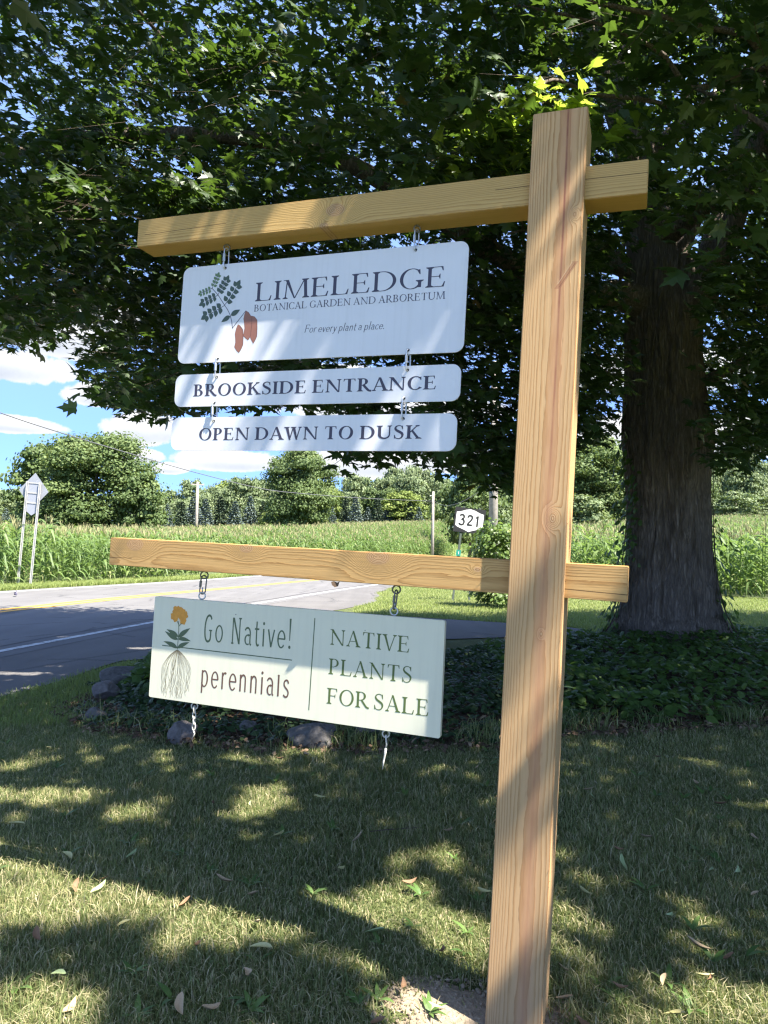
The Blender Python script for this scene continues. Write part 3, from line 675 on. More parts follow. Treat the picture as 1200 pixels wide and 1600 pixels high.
bl.location = (c.x * math.cos(ang), DD + BH / 2, -0.0603 + GH - c.x * math.sin(ang))
# splinters standing off the post's sawn edges
r_ = random.Random(4)
for i in range(26):
    z = r_.uniform(0.15, zt - .9); sx = r_.choice((-1, 1, 1)); L_ = r_.uniform(.004, .014)
    p = np.array([sx * PW / 2, r_.uniform(-.001, .004), z]); mb = MB(); mb.tube([p, p + np.array([sx * r_.uniform(.1, .7), -.4, r_.uniform(-1, .6)]) * L_], [.0006, .0002], 4); mb.build('splinter', M['post'], frame)

def ring(mb, c, r, w, ax=(1, 0), k=22, open_=0.0, up=(0, 0, 1), x=(1, 0, 0)):
    a = np.linspace(math.pi / 2 + open_, math.pi / 2 + 2 * math.pi, k, endpoint=False)
    x = np.array(x, float); up = np.array(up, float)
    mb.tube(np.array(c) + r * (np.cos(a)[:, None] * x + np.sin(a)[:, None] * up), w, 7, closed=open_ == 0)
def eye_hook(name, parent, loc, r=.0095, yaw=0.5, mat=None):
    """screw eye: ring under a short shank"""
    mb = MB(); x = (math.cos(yaw), math.sin(yaw), 0)
    ring(mb, (0, 0, -r - .004), r, .0024, x=x); mb.tube([(0, 0, .012), (0, 0, -.004)], .0026, 7)
    o = mb.build(name, mat or M['galv'], parent, True); o.location = loc; return o
def quick_link(label, top, bottom, yaw, mat, group='steel links of the hanging boards', w=.0085, side=1):
    """oval link with a threaded sleeve, hung between two points"""
    top = np.asarray(top); bottom = np.asarray(bottom); L_ = np.linalg.norm(top - bottom) + .006
    root = empty('quick_link', tuple(bottom), label, 'chain link', group)
    d = (top - bottom) / np.linalg.norm(top - bottom); x = np.array([math.cos(yaw), math.sin(yaw), 0]); x = x - d * (x @ d); x /= np.linalg.norm(x)
    a = np.linspace(0, math.pi, 9); pts = []
    for t in a: pts.append(x * w * math.cos(t) + d * (L_ - w + w * math.sin(t) - .003))
    for t in a: pts.append(-x * w * math.cos(t) + d * (w - w * math.sin(t) - .003))
    mb = MB(); mb.tube(pts, .0023, 7, closed=True); mb.build('wire', mat, root, True)
    mb = MB(); c0 = -x * w * side
    mb.tube([c0 + d * (L_ * .30), c0 + d * (L_ * .31), c0 + d * (L_ * .66), c0 + d * (L_ * .67)], [.003, .0044, .0044, .003], 6); mb.build('sleeve', mat, root)
    return root
def panel_root(name, qx, qz, qa, off, label, cat, sc=1.0):
    X = S_R * math.cos(qa) - np.array([0, 0, 1.]) * math.sin(qa); Z = np.array([0, 0, 1.]) * math.cos(qa) + S_R * math.sin(qa)
    O = ORG + S_N * off + S_R * qx + np.array([0, 0, qz]); e = empty(name); e.matrix_world = mat_axes(X * sc, -S_N * sc, Z * sc, O); tag(e, label, cat)
    return e, (lambda x, z, y=0.0: O + (X * x + Z * z - S_N * y) * sc)
def round_rect(w, h, r, n=9):
    P = []
    for cx, cz, a0 in ((w - r, -r, 90), (r, -r, 180), (r, -h + r, 270), (w - r, -h + r, 0)):
        a = np.radians(np.linspace(a0 - (0 if a0 else 0), a0 + 90, n)) if a0 in (90, 180) else np.radians(np.linspace(a0, a0 + 90, n))
        P.append(np.c_[cx + r * np.cos(a - (math.pi / 2 if a0 == 90 else 0)), cz + r * np.sin(a - (math.pi / 2 if a0 == 90 else 0))] if a0 == 90 else None)
    P = []
    for cx, cz, a0 in ((w - r, -r, 0), (r, -r, 90), (r, -h + r, 180), (w - r, -h + r, 270)):
        a = np.radians(np.linspace(a0, a0 + 90, n)); P.append(np.c_[cx + r * np.cos(a), cz + r * np.sin(a)])
    return np.concatenate(P)
def board(root, w, h, r, thick, mat):
    mb = MB(); mb.plate(round_rect(w, h, r), 0, thick); return mb.build('board', mat, root)
def holes(root, pts):
    for x, z in pts:
        mb = MB(); a = np.linspace(0, 2 * math.pi, 14, endpoint=False); mb.add(np.c_[x + .0042 * np.cos(a), np.full(14, -.0005), z + .0042 * np.sin(a)], None, [(0, i, i + 1) for i in range(1, 13)]); mb.build('hanging_hole', M['tar'], root)
def flat(root, name, polys, mat, y=-.0006):
    mb = MB()
    for i, P in enumerate(polys):
        P = np.asarray(P, float); n = len(P); c = P.mean(0); yy = y * .4 - (i % 60) * 3e-6
        mb.add(np.r_[np.c_[P[:, 0], np.full(n, yy), P[:, 1]], [[c[0], yy, c[1]]]], None, [(j, (j + 1) % n, n) for j in range(n)])
    return mb.build(name, mat, root)
def lines(root, name, paths, w, mat, y=-.0006):
    mb = MB()
    for i, P in enumerate(paths):
        P = np.asarray(P, float); T = np.gradient(P, axis=0); T /= np.linalg.norm(T, axis=1)[:, None] + 1e-9; Nn = np.c_[-T[:, 1], T[:, 0]]
        ww = w if np.isscalar(w) else np.linspace(w[0], w[1], len(P))[:, None]
        A = P + Nn * ww / 2; B = P - Nn * ww / 2; n = len(P); yy = y * .4 - (i % 60) * 3e-6
        mb.add(np.r_[np.c_[A[:, 0], np.full(n, yy), A[:, 1]], np.c_[B[:, 0], np.full(n, yy), B[:, 1]]], [(j, j + 1, n + j + 1, n + j) for j in range(n - 1)])
    return mb.build(name, mat, root)
def leaf_shape(x, z, ang, L_, fat=.42, curl=.18):
    """pointed print leaf from base (x,z) along ang (radians)"""
    u = np.linspace(0, 1, 9); wdt = fat * L_ * np.sin(np.pi * u ** .78) * (1 - .12 * u) / 2; bend = curl * L_ * (u ** 2)
    A = np.r_[np.c_[u * L_, bend + wdt], np.c_[u * L_, bend - wdt][::-1][1:-1]]
    c, s = math.cos(ang), math.sin(ang); return np.c_[x + A[:, 0] * c - A[:, 1] * s, z + A[:, 0] * s + A[:, 1] * c]

# --- board 1: name and emblem
p1, w1 = panel_root('hanging_board', -1.1553, 0.9170, 0.0392, -.0588, 'large white board reading LIMELEDGE with a leafy branch emblem, under the upper beam', 'sign board', .994)
board(p1, .9594, .3192, .026, .004, M['white_panel'])
holes(p1, [(.16, -.013), (.802, -.013), (.154, -.307), (.796, -.307)])
tx = Pen(T=.115, t=.034, sl=.075).text('LIMELEDGE', .055); tx.place(.2764, .8986, -.1300, -.1272, .0595, M['ink_navy'], 'lettering', p1)
tx = Pen(T=.115, t=.045, sl=.07).text('BOTANICAL GARDEN AND ARBORETUM', .06, .28); tx.place(.2755, .8979, -.1625, -.1633, .0215, M['ink_navy'], 'lettering', p1)
tx = Pen(T=.085, t=.045, X=.58, sl=.05, serif=False, shear=.24).text('For every plant a place.', .055, .24); tx.place(.4568, .7178, -.2394, -.2411, .0245, M['ink_navy'], 'lettering', p1)
stems = [[(.201, -.212), (.1965, -.19), (.189, -.168), (.178, -.150), (.165, -.134), (.138, -.099), (.114, -.076)], [(.165, -.136), (.135, -.150), (.107, -.163)], [(.138, -.1), (.115, -.110), (.093, -.119)],
         [(.165, -.135), (.185, -.112), (.206, -.079)], [(.138, -.099), (.150, -.078), (.165, -.057)], [(.114, -.076), (.094, -.083), (.074, -.089)], [(.114, -.076), (.124, -.055), (.133, -.035)], [(.200, -.212), (.222, -.186), (.246, -.158)]]
em = empty('emblem', (0, 0, 0)); em.parent = p1
lines(em, 'stem', stems, .0021, M['ink_navy'])
dark = []; light = []
def spray(P0, P1, n, L0, L1, dst, fat=.80, terminal=True, spread=.95):
    P0 = np.array(P0); P1 = np.array(P1); a = math.atan2(*(P1 - P0)[::-1])
    for i in range(n):
        u = (i + .75) / n; p = P0 + (P1 - P0) * u; L_ = L0 + (L1 - L0) * u
        for s in (1, -1): dst.append(leaf_shape(p[0] + .0012 * math.cos(a + s * 1.5), p[1] + .0012 * math.sin(a + s * 1.5), a + s * spread, L_, fat, .12 * s))
    if terminal: dst.append(leaf_shape(P1[0], P1[1], a, L1, fat, .1))
spray((.165, -.136), (.098, -.166), 4, .0215, .0215, dark); spray((.138, -.1), (.084, -.122), 4, .0160, .0180, dark)
spray((.165, -.135), (.208, -.074), 4, .0215, .0205, dark); spray((.138, -.099), (.167, -.053), 4, .0165, .0175, dark)
spray((.116, -.077), (.072, -.090), 4, .0125, .0115, light); spray((.116, -.077), (.133, -.036), 4, .0125, .0130, light)
dark += [leaf_shape(.190, -.172, R(203), .037, .46, .10), leaf_shape(.192, -.170, R(32), .037, .50, -.08)]
flat(em, 'leaves', dark, M['leaf_dark'], -.0012); flat(em, 'leaves', light, M['leaf_light'], -.0012)
pods = [[(.22, -.2), (.214, -.214), (.211, -.231), (.2135, -.245), (.215, -.258), (.212, -.273), (.220, -.284), (.23, -.292), (.238, -.281), (.244, -.267), (.243, -.24), (.24, -.218), (.228, -.204)],
        [(.267, -.175), (.2665, -.19), (.268, -.208), (.2665, -.225), (.265, -.24), (.272, -.253), (.28, -.265), (.287, -.254), (.292, -.243), (.2915, -.215), (.289, -.19), (.278, -.178)],
        [(.246, -.157), (.241, -.17), (.239, -.184), (.243, -.2), (.245, -.214), (.2435, -.226), (.242, -.238), (.251, -.246), (.26, -.253), (.266, -.246), (.269, -.238), (.271, -.205), (.267, -.178), (.257, -.164)]]
flat(em, 'pods', pods, M['pod'], -.0006); lines(em, 'pod_outline', [p[6:] for p in pods], .0009, M['pod_line'], -.0016)
# --- board 2, 3
p2, w2 = panel_root('hanging_board', -1.1736, .5640, .0352, -.0624, 'narrow white board reading BROOKSIDE ENTRANCE, middle of the three white boards', 'sign board', .9959)
board(p2, .9574, .1054, .026, .004, M['white_panel']); holes(p2, [(.157, -.012), (.7995, -.012), (.154, -.094), (.793, -.094)])
tx = Pen(T=.165, t=.055, sl=.085).text('BROOKSIDE ENTRANCE', .05, .26); tx.place(.0712, .8882, -.0723, -.0700, .0390, M['ink_navy'], 'lettering', p2)
p3, w3 = panel_root('hanging_board', -1.1828, .4244, .0341, -.0638, 'narrow white board reading OPEN DAWN TO DUSK, lowest of the three white boards', 'sign board', .9968)
board(p3, .9560, .1071, .026, .004, M['white_panel']); holes(p3, [(.16, -.0135), (.797, -.0135)])
tx = Pen(T=.165, t=.055, sl=.085).text('OPEN DAWN TO DUSK', .06, .27); tx.place(.1058, .8518, -.0745, -.0715, .0390, M['ink_navy'], 'lettering', p3)
# --- lower board
p4, w4 = panel_root('hanging_board', -1.2291, -.1565, .0289, -.07, 'pale green board advertising native plants for sale, hanging under the lower beam', 'sign board')
mb = MB(); mb.plate(round_rect(.9701, .3219, .006, 5), 0, .0165); mb.build('board', M['cream_panel'], p4)
tx = Pen(T=.086, t=.055, X=.66, serif=False).text('go mative!', .14, .36); tx.place(.1923, .5015, -.1262, -.1224, .0800, M['ink_green'], 'lettering', p4)
tx = Pen(T=.098, t=.065, X=.80, serif=False).text('perennials', .15); tx.place(.1913, .5032, -.2675, -.2660, .0640, M['ink_brown'], 'lettering', p4)
for wd, x0, x1, z0, z1 in (('NATIVE', .6262, .8724, -.0974, -.0975), ('PLANTS', .6265, .8837, -.1825, -.1807), ('FOR SALE', .6255, .9361, -.2678, -.2660)):
    tx = Pen(T=.118, t=.04, sl=.08).text(wd, .07, .16); tx.place(x0, x1, z0, z1, .0452, M['ink_olive'], 'lettering', p4)
for q in ([(.0397, -.1539), (.5058, -.1547)], [(.574, -.0245), (.5696, -.2943)]): lines(p4, 'divider', [q], .0030, M['ink_green'])
em2 = empty('plant_emblem'); em2.parent = p4
rg = random.Random(11); fl = []
for cx_, cz_, r0 in ((.087, -.040, .0155), (.104, -.044, .016), (.117, -.052, .0135), (.078, -.058, .0125), (.092, -.056, .015), (.106, -.060, .014), (.113, -.070, .012), (.084, -.066, .010), (.112, -.060, .014), (.10, -.036, .009)):
    a = np.linspace(0, 2 * math.pi, 22, endpoint=False); q = r0 * (1 + .13 * np.sin(5 * a + rg.random() * 6) + .06 * np.sin(9 * a + rg.random() * 6)); fl.append(np.c_[cx_ + q * np.cos(a), cz_ + q * np.sin(a)])
flat(em2, 'flowers', fl, M['ink_orange'], -.0010)
flat(em2, 'flower_centre', [[(.0955, -.060), (.0985, -.072), (.0925, -.072)], [(.100, -.062), (.103, -.072), (.0995, -.073)]], M['cream_panel'], -.0019)
lines(em2, 'stem', [[(.0985, -.160), (.0992, -.13), (.0995, -.10), (.0965, -.070)], [(.0992, -.088), (.104, -.082), (.111, -.078)], [(.0992, -.084), (.095, -.079), (.091, -.072)]], .0022, M['ink_green'], -.0013)
lv = [leaf_shape(.0990, -.125, R(142), .055, .30, -.16), leaf_shape(.0990, -.128, R(158), .052, .28, -.16), leaf_shape(.0995, -.125, R(40), .052, .30, .14), leaf_shape(.0995, -.128, R(12), .044, .28, -.20),
      leaf_shape(.0985, -.158, R(148), .054, .28, .22), leaf_shape(.099, -.158, R(40), .046, .30, -.22)]
lv = [leaf_shape(.0990, -.122, R(148), .050, .30, .14), leaf_shape(.0990, -.130, R(166), .056, .28, -.16), leaf_shape(.0995, -.124, R(46), .054, .30, -.14), leaf_shape(.0995, -.129, R(14), .046, .30, -.30),
      leaf_shape(.0985, -.158, R(150), .056, .28, .22), leaf_shape(.099, -.158, R(42), .048, .30, -.25)]
flat(em2, 'leaves', lv, M['ink_green'], -.0016)
rt = []
for i in range(30):
    k = i / 29 * 2 - 1; wid = .056 * k; ph = rg.random() * 6; zb = -.318 + .02 * rg.random() - (.0 if abs(k) < .7 else -.012); sw = rg.uniform(-1, 1) * .045
    u = np.linspace(0, 1, 26); z = -.162 + (zb + .162) * u
    x = .0985 + (wid * np.sin(np.pi * np.minimum(.5, u * .95)) ** .8) * (1 - .22 * np.maximum(0, u - .5)) + sw * u ** 1.5 * (1 - abs(k)) + .0022 * np.sin(u * 26 + ph) * u
    rt.append(np.c_[np.clip(x, .044, .154), z])
lines(em2, 'roots', rt, .0008, plain('root_print', (.20, .16, .09), .5), -.0007)
for q in ([[(.305 + .002 * math.cos(a), -.035 + .002 * math.sin(a)) for a in np.linspace(0, 6.2, 8)], [(.735 + .0016 * math.cos(a), -.047 + .0016 * math.sin(a)) for a in np.linspace(0, 6.2, 8)]]): flat(p4, 'screw_head', [q], M['old_steel'], -.0009)
for x in (.173, .8174): o = eye_hook('screw_eye', p4, (x, .008, .0275), .0105, .25, M['galv'])
for x in (.1694, .8101):
    mb = MB(); ring(mb, (0, 0, -.010), .0100, .0023, x=(.9, .35, 0)); mb.tube([(0, 0, .002), (0, 0, -.001)], .0024, 7); o = mb.build('screw_eye', M['worn_white'], p4, True); o.location = (x, .008, -.3225)

# --- hardware between the boards
fi = frame.matrix_world
def fpt(x, y, z): return np.array(fi @ Vector((x, y, z)))
ym = DD + BH / 2
for hx, lab in ((.160, 'left link joining the upper beam and the large white board'), (.802, 'right link joining the upper beam and the large white board')):
    hole = w1(hx, -.013, .002)
    loc = np.array(fi.inverted() @ Vector(hole)); bx = loc[0]
    eye_hook('eye_hook', bt, (bx - bt.location.x, 0, -BH / 2 + .001), .0095, .6, M['old_steel'])
    quick_link(lab, fpt(bx, ym, .9739 + GH - BH / 2 - .017), hole, 1.1 - TH, M['galv'])
for (wa, xa, za), (wb, xb, zb), lab in (((w1, .154, -.307), (w2, .157, -.012), 'left link between the large white board and the middle white board'), ((w1, .796, -.307), (w2, .7995, -.012), 'right link between the large white board and the middle white board'),
                                        ((w2, .154, -.094), (w3, .160, -.0135), 'left link between the middle and the lowest white board'), ((w2, .793, -.094), (w3, .797, -.0135), 'right link between the middle and the lowest white board')):
    quick_link(lab, wa(xa, za, .002), wb(xb, zb, .002), 1.15 - TH, M['galv'])
bi = Matrix.Translation(Vector()) @ frame.matrix_world @ Matrix.LocRotScale(bl.location, bl.rotation_euler, None)
for hx, lab, k in ((.173, 'dark link with a sleeve left above the pale green board', 0), (.8174, 'twisted dark link right above the pale green board', 1)):
    e = w4(hx, .022, .008); loc = bi.inverted() @ Vector(e)
    eye_hook('eye_hook', bl, (loc.x + .004, loc.y, -BH / 2 + .001), .0115, .5, M['old_steel'])
    top = np.array(bi @ Vector((loc.x + .004, loc.y, -BH / 2 - .019)))
    quick_link(lab, top, e, (.15 if k == 0 else 1.25) - TH, M['old_steel'], w=.0095 if k == 0 else .006)
for hx, lab, k in ((.1694, 'worn whitish hook with chain bits dangling left under the pale green board', 0), (.8101, 'thin whitish snap hook dangling right under the pale green board', 1)):
    e = w4(hx, -.3395, .008); root = empty('dangling_hook', tuple(e), lab, 'hook', 'hooks dangling from the pale green board')
    if k == 0:
        for i in range(4):
            mb = MB(); a = np.linspace(0, 2 * math.pi, 12, endpoint=False); x = (1, 0, 0) if i % 2 else (.3, .95, 0)
            mb.tube(np.c_[.0048 * np.cos(a) * x[0], .0048 * np.cos(a) * x[1], -.006 - i * .0175 - .012 * np.sin(a) + .002], .0021, 6, closed=True); mb.build('chain_link', M['worn_white'], root, True)
        mb = MB(); mb.tube([(0, 0, -.07), (.003, 0, -.078), (.001, 0, -.086), (-.003, 0, -.090)], [.002, .0024, .002, .001], 6); mb.build('tip', M['worn_white'], root, True)
    else:
        mb = MB(); mb.tube([(0, 0, .004), (.001, 0, -.012), (.003, 0, -.022), (.001, .002, -.034)], [.0026, .0024, .003, .0026], 7); mb.build('shank', M['worn_white'], root, True)
        mb = MB(); mb.tube([(.001, .002, -.034), (-.001, .002, -.05), (-.005, 0, -.070), (-.007, 0, -.092)], [.0038, .0032, .0026, .0013], 7); mb.build('gate', M['worn_white'], root, True)
mb = MB(); mb.plate([(-.011, .004), (-.008, -.005), (0, -.011), (.009, -.008), (.013, .006), (.006, .002), (-.004, .006)], -.006, .006); o = mb.build('dead_leaf', plain('curled_dead_leaf', (.12, .075, .045), .9, var=.4, scale=150), None)
o.location = tuple(np.array(bi @ Vector((.005, -.038, -BH / 2 - .0065)))); tag(o, 'small curled dead leaf stuck under the lower beam above the pale green board', 'leaf')

# ------------------------------------------------------------------ the maple
def bark_mat(name, a, b_, sc=1.0):
    m, t, b = new_mat(name); L = t.links.new
    tc = N(t, 'ShaderNodeTexCoord'); mp = N(t, 'ShaderNodeMapping'); mp.inputs['Scale'].default_value = (17 * sc, 17 * sc, 1.7 * sc); L(tc.outputs['Object'], mp.inputs[0])
    n0 = N(t, 'ShaderNodeTexNoise', i_Scale=0.8, i_Detail=3.0); L(tc.outputs['Object'], n0.inputs['Vector'])
    ad = N(t, 'ShaderNodeMixRGB', blend_type='ADD'); ad.inputs[0].default_value = 1.3; L(mp.outputs[0], ad.inputs[1]); L(n0.outputs['Color'], ad.inputs[2])
    n = N(t, 'ShaderNodeTexNoise', i_Scale=1.6, i_Detail=7.0, i_Roughness=0.6); L(ad.outputs[0], n.inputs['Vector'])
    rd = math_n(t, 'MULTIPLY', math_n(t, 'ABSOLUTE', math_n(t, 'SUBTRACT', n.outputs[0], 0.5)), 5.0, clamp=True)
    n2 = N(t, 'ShaderNodeTexNoise', i_Scale=4.0, i_Detail=8.0, i_Roughness=0.7); L(mp.outputs[0], n2.inputs['Vector'])
    f = math_n(t, 'ADD', math_n(t, 'MULTIPLY', rd, 0.65), math_n(t, 'MULTIPLY', n2.outputs[0], 0.45))
    mx = N(t, 'ShaderNodeMix', data_type='RGBA'); L(f, mx.inputs['Factor']); mx.inputs['A'].default_value = a + (1,); mx.inputs['B'].default_value = b_ + (1,)
    L(mx.outputs['Result'], b.inputs['Base Color']); b.inputs['Roughness'].default_value = 0.92; b.inputs['Specular IOR Level'].default_value = 0.15
    bp = N(t, 'ShaderNodeBump', i_Strength=1.0, i_Distance=0.05 / sc); L(f, bp.inputs['Height']); L(bp.outputs[0], b.inputs['Normal'])
    return m
M['bark'] = bark_mat('maple_bark', (0.10, 0.078, 0.063), (0.56, 0.455, 0.37))
M['twig'] = bark_mat('twig_bark', (0.09, 0.07, 0.055), (0.26, 0.20, 0.155), 3.0)
M['maple_leaf'] = leaf_mat('maple_leaves', [(0.0, (0.021, 0.039, 0.013)), (0.45, (0.035, 0.064, 0.018)), (0.8, (0.055, 0.095, 0.026)), (0.95, (0.085, 0.13, 0.034)), (1.0, (0.16, 0.10, 0.04))], 0.20, (0.17, 0.30, 0.035), 0.42, 0.42)

TX, TY = 3.78, 9.35
maple = empty('maple_tree', (TX, TY, float(terrain(TX, TY))), 'big old maple with a thick furrowed trunk and dark spreading crown over the sign', 'tree')
ML = np.array(maple.location)
def rel(P): return np.asarray(P, float) - ML
# trunk: lofted rings with flare, burls and fluting
zs = np.linspace(-0.15, 5.0, 300); na = 260
def vnoise(u, v, seed):
    """smooth value noise on a lattice"""
    g = np.random.default_rng(seed).random((256, 256)); iu = np.floor(u).astype(int); iv = np.floor(v).astype(int); fu = u - iu; fv = v - iv; fu = fu * fu * (3 - 2 * fu); fv = fv * fv * (3 - 2 * fv)
    G = lambda a, b: g[a % 256, b % 256]
    return (G(iu, iv) * (1 - fu) + G(iu + 1, iv) * fu) * (1 - fv) + (G(iu, iv + 1) * (1 - fu) + G(iu + 1, iv + 1) * fu) * fv
def ridges(a, z):
    w = .5 * vnoise(a * 2.5, z * 2.0, 3) + .25 * vnoise(a * 6, z * 5, 4)
    u = a * 17 + w * 3.6
    r1 = 1 - 2 * np.abs(vnoise(u, z * 2.1 + w * 1.5, 5) - .5); r2 = 1 - 2 * np.abs(vnoise(u * 2.1, z * 4.5, 6) - .5)
    return .046 * (r1 - .6) + .020 * (r2 - .6) + .006 * (vnoise(u * 4, z * 16, 7) - .5)
prof = np.interp(zs, [-.15, 0, .15, .35, .7, 1.2, 1.8, 2.35, 2.75, 3.1, 3.6, 4.2, 5.0], [.80, .74, .655, .59, .545, .51, .50, .515, .54, .515, .48, .48, .45])
cxz = np.interp(zs, [0, 1.5, 3, 4.2, 5.0], [0.02, 0.02, -.02, -.05, -.02])
V = []; ph = rng.random(12) * 6
for z, r0, cx_ in zip(zs, prof, cxz):
    a = np.arange(na) * 2 * math.pi / na
    flare = np.exp(-max(z, 0) / .35)
    q = r0 * (1 + .030 * np.sin(3 * a + ph[0] + z * .5) + .018 * np.sin(7 * a + ph[1] + .8 * math.sin(z)) + flare * (.16 * np.sin(5 * a + ph[2]) + .07 * np.sin(8 * a + ph[3])))
    q = q + ridges((a + math.pi * 1.5) % (2 * math.pi), np.full(na, z + 3.0))
    q = q + .075 * np.exp(-(((a - 6.10 + math.pi) % (2 * math.pi) - math.pi) / .45) ** 2 - ((z - 2.62) / .3) ** 2)
    V.append(np.c_[cx_ + q * np.cos(a), q * np.sin(a), np.full(na, z)])
V = np.concatenate(V); i = np.arange(len(zs) - 1)[:, None] * na; j = np.arange(na)[None]
F = np.stack([i + j, i + (j + 1) % na, i + na + (j + 1) % na, i + na + j], -1).reshape(-1, 4)
obj('trunk', V, F, M['bark'], maple, None, True)
BR = MB(); branch_pts = []
def limb(P, r0, r1, n=22, k=10, wig=.05):
    P = smooth_path(np.asarray(P, float), n); u = np.linspace(0, 1, n)
    P = P + (np.sin(u * 9 + rng.random() * 6)[:, None] * rng.normal(0, wig, 3) * np.minimum(1, u * 4)[:, None])
    BR.tube(rel(P), r0 + (r1 - r0) * u ** .8, k); branch_pts.append(P); return P
# leaders and big limbs (world coordinates)
limb([(TX - .06, TY, 4.3), (TX - .22, TY + .05, 5.5), (TX - .50, TY, 7.0), (TX - .75, TY - .1, 8.6), (TX - .8, TY, 11.5)], .42, .13, 30, 16)
limb([(TX + .15, TY + .25, 4.1), (TX + .62, TY + .35, 5.0), (TX + 1.1, TY + .3, 6.4), (TX + 1.5, TY + .2, 8.6), (TX + 1.7, TY, 11)], .32, .12, 26, 14)
limb([(TX - .2, TY - .05, 4.55), (TX - .75, TY - .25, 4.62), (TX - 1.4, TY - .5, 4.62), (TX - 2.6, TY - 1.1, 4.85), (TX - 4.6, TY - 1.9, 5.5), (TX - 7.2, TY - 2.2, 5.4), (TX - 8.8, TY - 2.3, 4.6)], .24, .03, 34, 12)
limb([(TX + .1, TY - .3, 4.4), (TX + .35, TY - .75, 5.0), (TX + .5, TY - 1.4, 5.9), (TX + .6, TY - 2.6, 6.9), (TX + .3, TY - 4.6, 7.2), (TX - .6, TY - 6.6, 6.4)], .20, .03, 28, 12)
limb([(TX + .42, TY - .25, 3.5), (TX + .85, TY - .6, 3.72), (TX + 1.7, TY - 1.3, 4.15), (TX + 3.0, TY - 2.0, 4.7), (TX + 5.0, TY - 2.7, 4.4)], .085, .02, 24, 8)
for kk in range(13):
    az_ = kk * 2.399 + .5; z0 = 4.6 + kk * .42; Lr = rng.uniform(7.2, 9.0) * (1 if kk < 9 else .75); dz = rng.uniform(.8, 2.6)
    d = np.array([math.cos(az_), math.sin(az_)])
    if d[1] > .05: Lr = min(Lr, max(1.6, (13.6 - .366 * (z0 + dz) - TY) / d[1]))
    st = np.array([TX - .12 - .05 * kk, TY])
    P = [(*(st + d * .15), z0), (*(st + d * Lr * .25), z0 + dz * .8), (*(st + d * Lr * .6), z0 + dz * 1.1), (*(st + d * Lr * .85), z0 + dz * .7), (*(st + d * Lr), z0 + dz * .1 - .6)]
    limb(P, .17 - .006 * kk, .02, 24, 9, .09)
for P in list(branch_pts):
    n = len(P)
    for q in range(6 if len(P) > 23 else 4):
        i = int(rng.uniform(.3, .95) * (n - 1)); p = P[i]; out = p - np.array([TX, TY, p[2]]); out /= np.linalg.norm(out) + 1e-6
        s = np.array([-out[1], out[0], 0]) * rng.choice([-1, 1]); L_ = rng.uniform(1.2, 2.8)
        Q = [p, p + (out * .5 + s * .6 + [0, 0, .25]) * L_ * .4, p + (out * .7 + s * .75 + [0, 0, rng.uniform(-.3, .3)]) * L_]
        limb(Q, .045, .008, 10, 6, .04)
# branches that reach in front, over the sign
near_br = [[(4.6, 6.0, 5.6), (3.6, 5.3, 4.9), (2.95, 5.1, 4.62)], [(2.95, 5.1, 4.62), (2.45, 4.7, 4.8), (1.9, 4.4, 4.75), (1.1, 4.2, 4.6), (.5, 4.15, 4.7)],
[(2.2, 5.0, 4.46), (1.5, 4.6, 4.3), (1.0, 4.1, 4.05), (.72, 3.75, 3.62)]]
def pxpt(x_, y_, Y_):
    d = CF + CR * (x_ - 600) / FPX - CU * (y_ - 800) / FPX; return tuple(np.array([0, 0, EYE]) + d * Y_ / d[1])
near_br += [[pxpt(1290, 100, 5.2), pxpt(1190, 112, 5.1), pxpt(1085, 140, 5.0), pxpt(1030, 75, 4.8), pxpt(950, 45, 4.6), pxpt(790, 12, 4.5)], [pxpt(1260, 240, 4.6), pxpt(1190, 195, 4.8), pxpt(1120, 152, 4.9), pxpt(1078, 140, 5.0)]]
for P, r0 in zip(near_br, (.055, .03, .02, .034, .03)): limb(P, r0, .007, 18, 8, .03)

# leaves: five pointed lobes
def leaf_template(full=True):
    if full: h = [(.15, -.05), (.39, .0), (.29, .12), (.34, .22), (.57, .45), (.37, .41), (.20, .41), (.27, .62), (.13, .66)]
    else: h = [(.38, .0), (.22, .20), (.55, .45), (.17, .44), (.15, .68)]
    P = [(0, 0)] + h + [(0, 1)] + [(-x, y) for x, y in reversed(h)]
    V = [(x, y, -.22 * abs(x) - .16 * max(0, y - .3) ** 2) for x, y in P] + [(0, .33, .02)]
    n = len(P); return np.array(V) - [0, 0, 0], [(i, (i + 1) % n, n) for i in range(n)]
# silhouette of the crown's lower fringe as seen from the road side: elevation of the fringe over azimuth
SKX = [-300, 0, 60, 105, 130, 150, 165, 200, 245, 290, 340, 420, 520, 560, 590, 640, 690, 740, 790, 860, 890, 930, 945, 975, 1110, 1125, 1150, 1170, 1200, 1500]
SKY = [520, 540, 535, 500, 490, 585, 610, 640, 655, 638, 640, 630, 640, 722, 728, 700, 722, 748, 772, 740, 700, 690, 630, 600, 640, 735, 745, 720, 700, 690]
gaps = [(165, 355, 30, 26), (240, 260, 22, 18), (30, 390, 14, 12), (535, 38, 32, 16), (960, 690, 26, 40), (672, 562, 30, 12), (1165, 690, 28, 22), (205, 305, 12, 22), (10, 280, 12, 14), (300, 15, 12, 10), (905, 335, 10, 20), (1055, 380, 8, 10), (120, 500, 40, 14), (500, 568, 0, 0), (480, 384, 60, 6), (410, 395, 20, 6), (70, 420, 8, 8), (30, 195, 14, 10), (630, 385, 30, 8)]
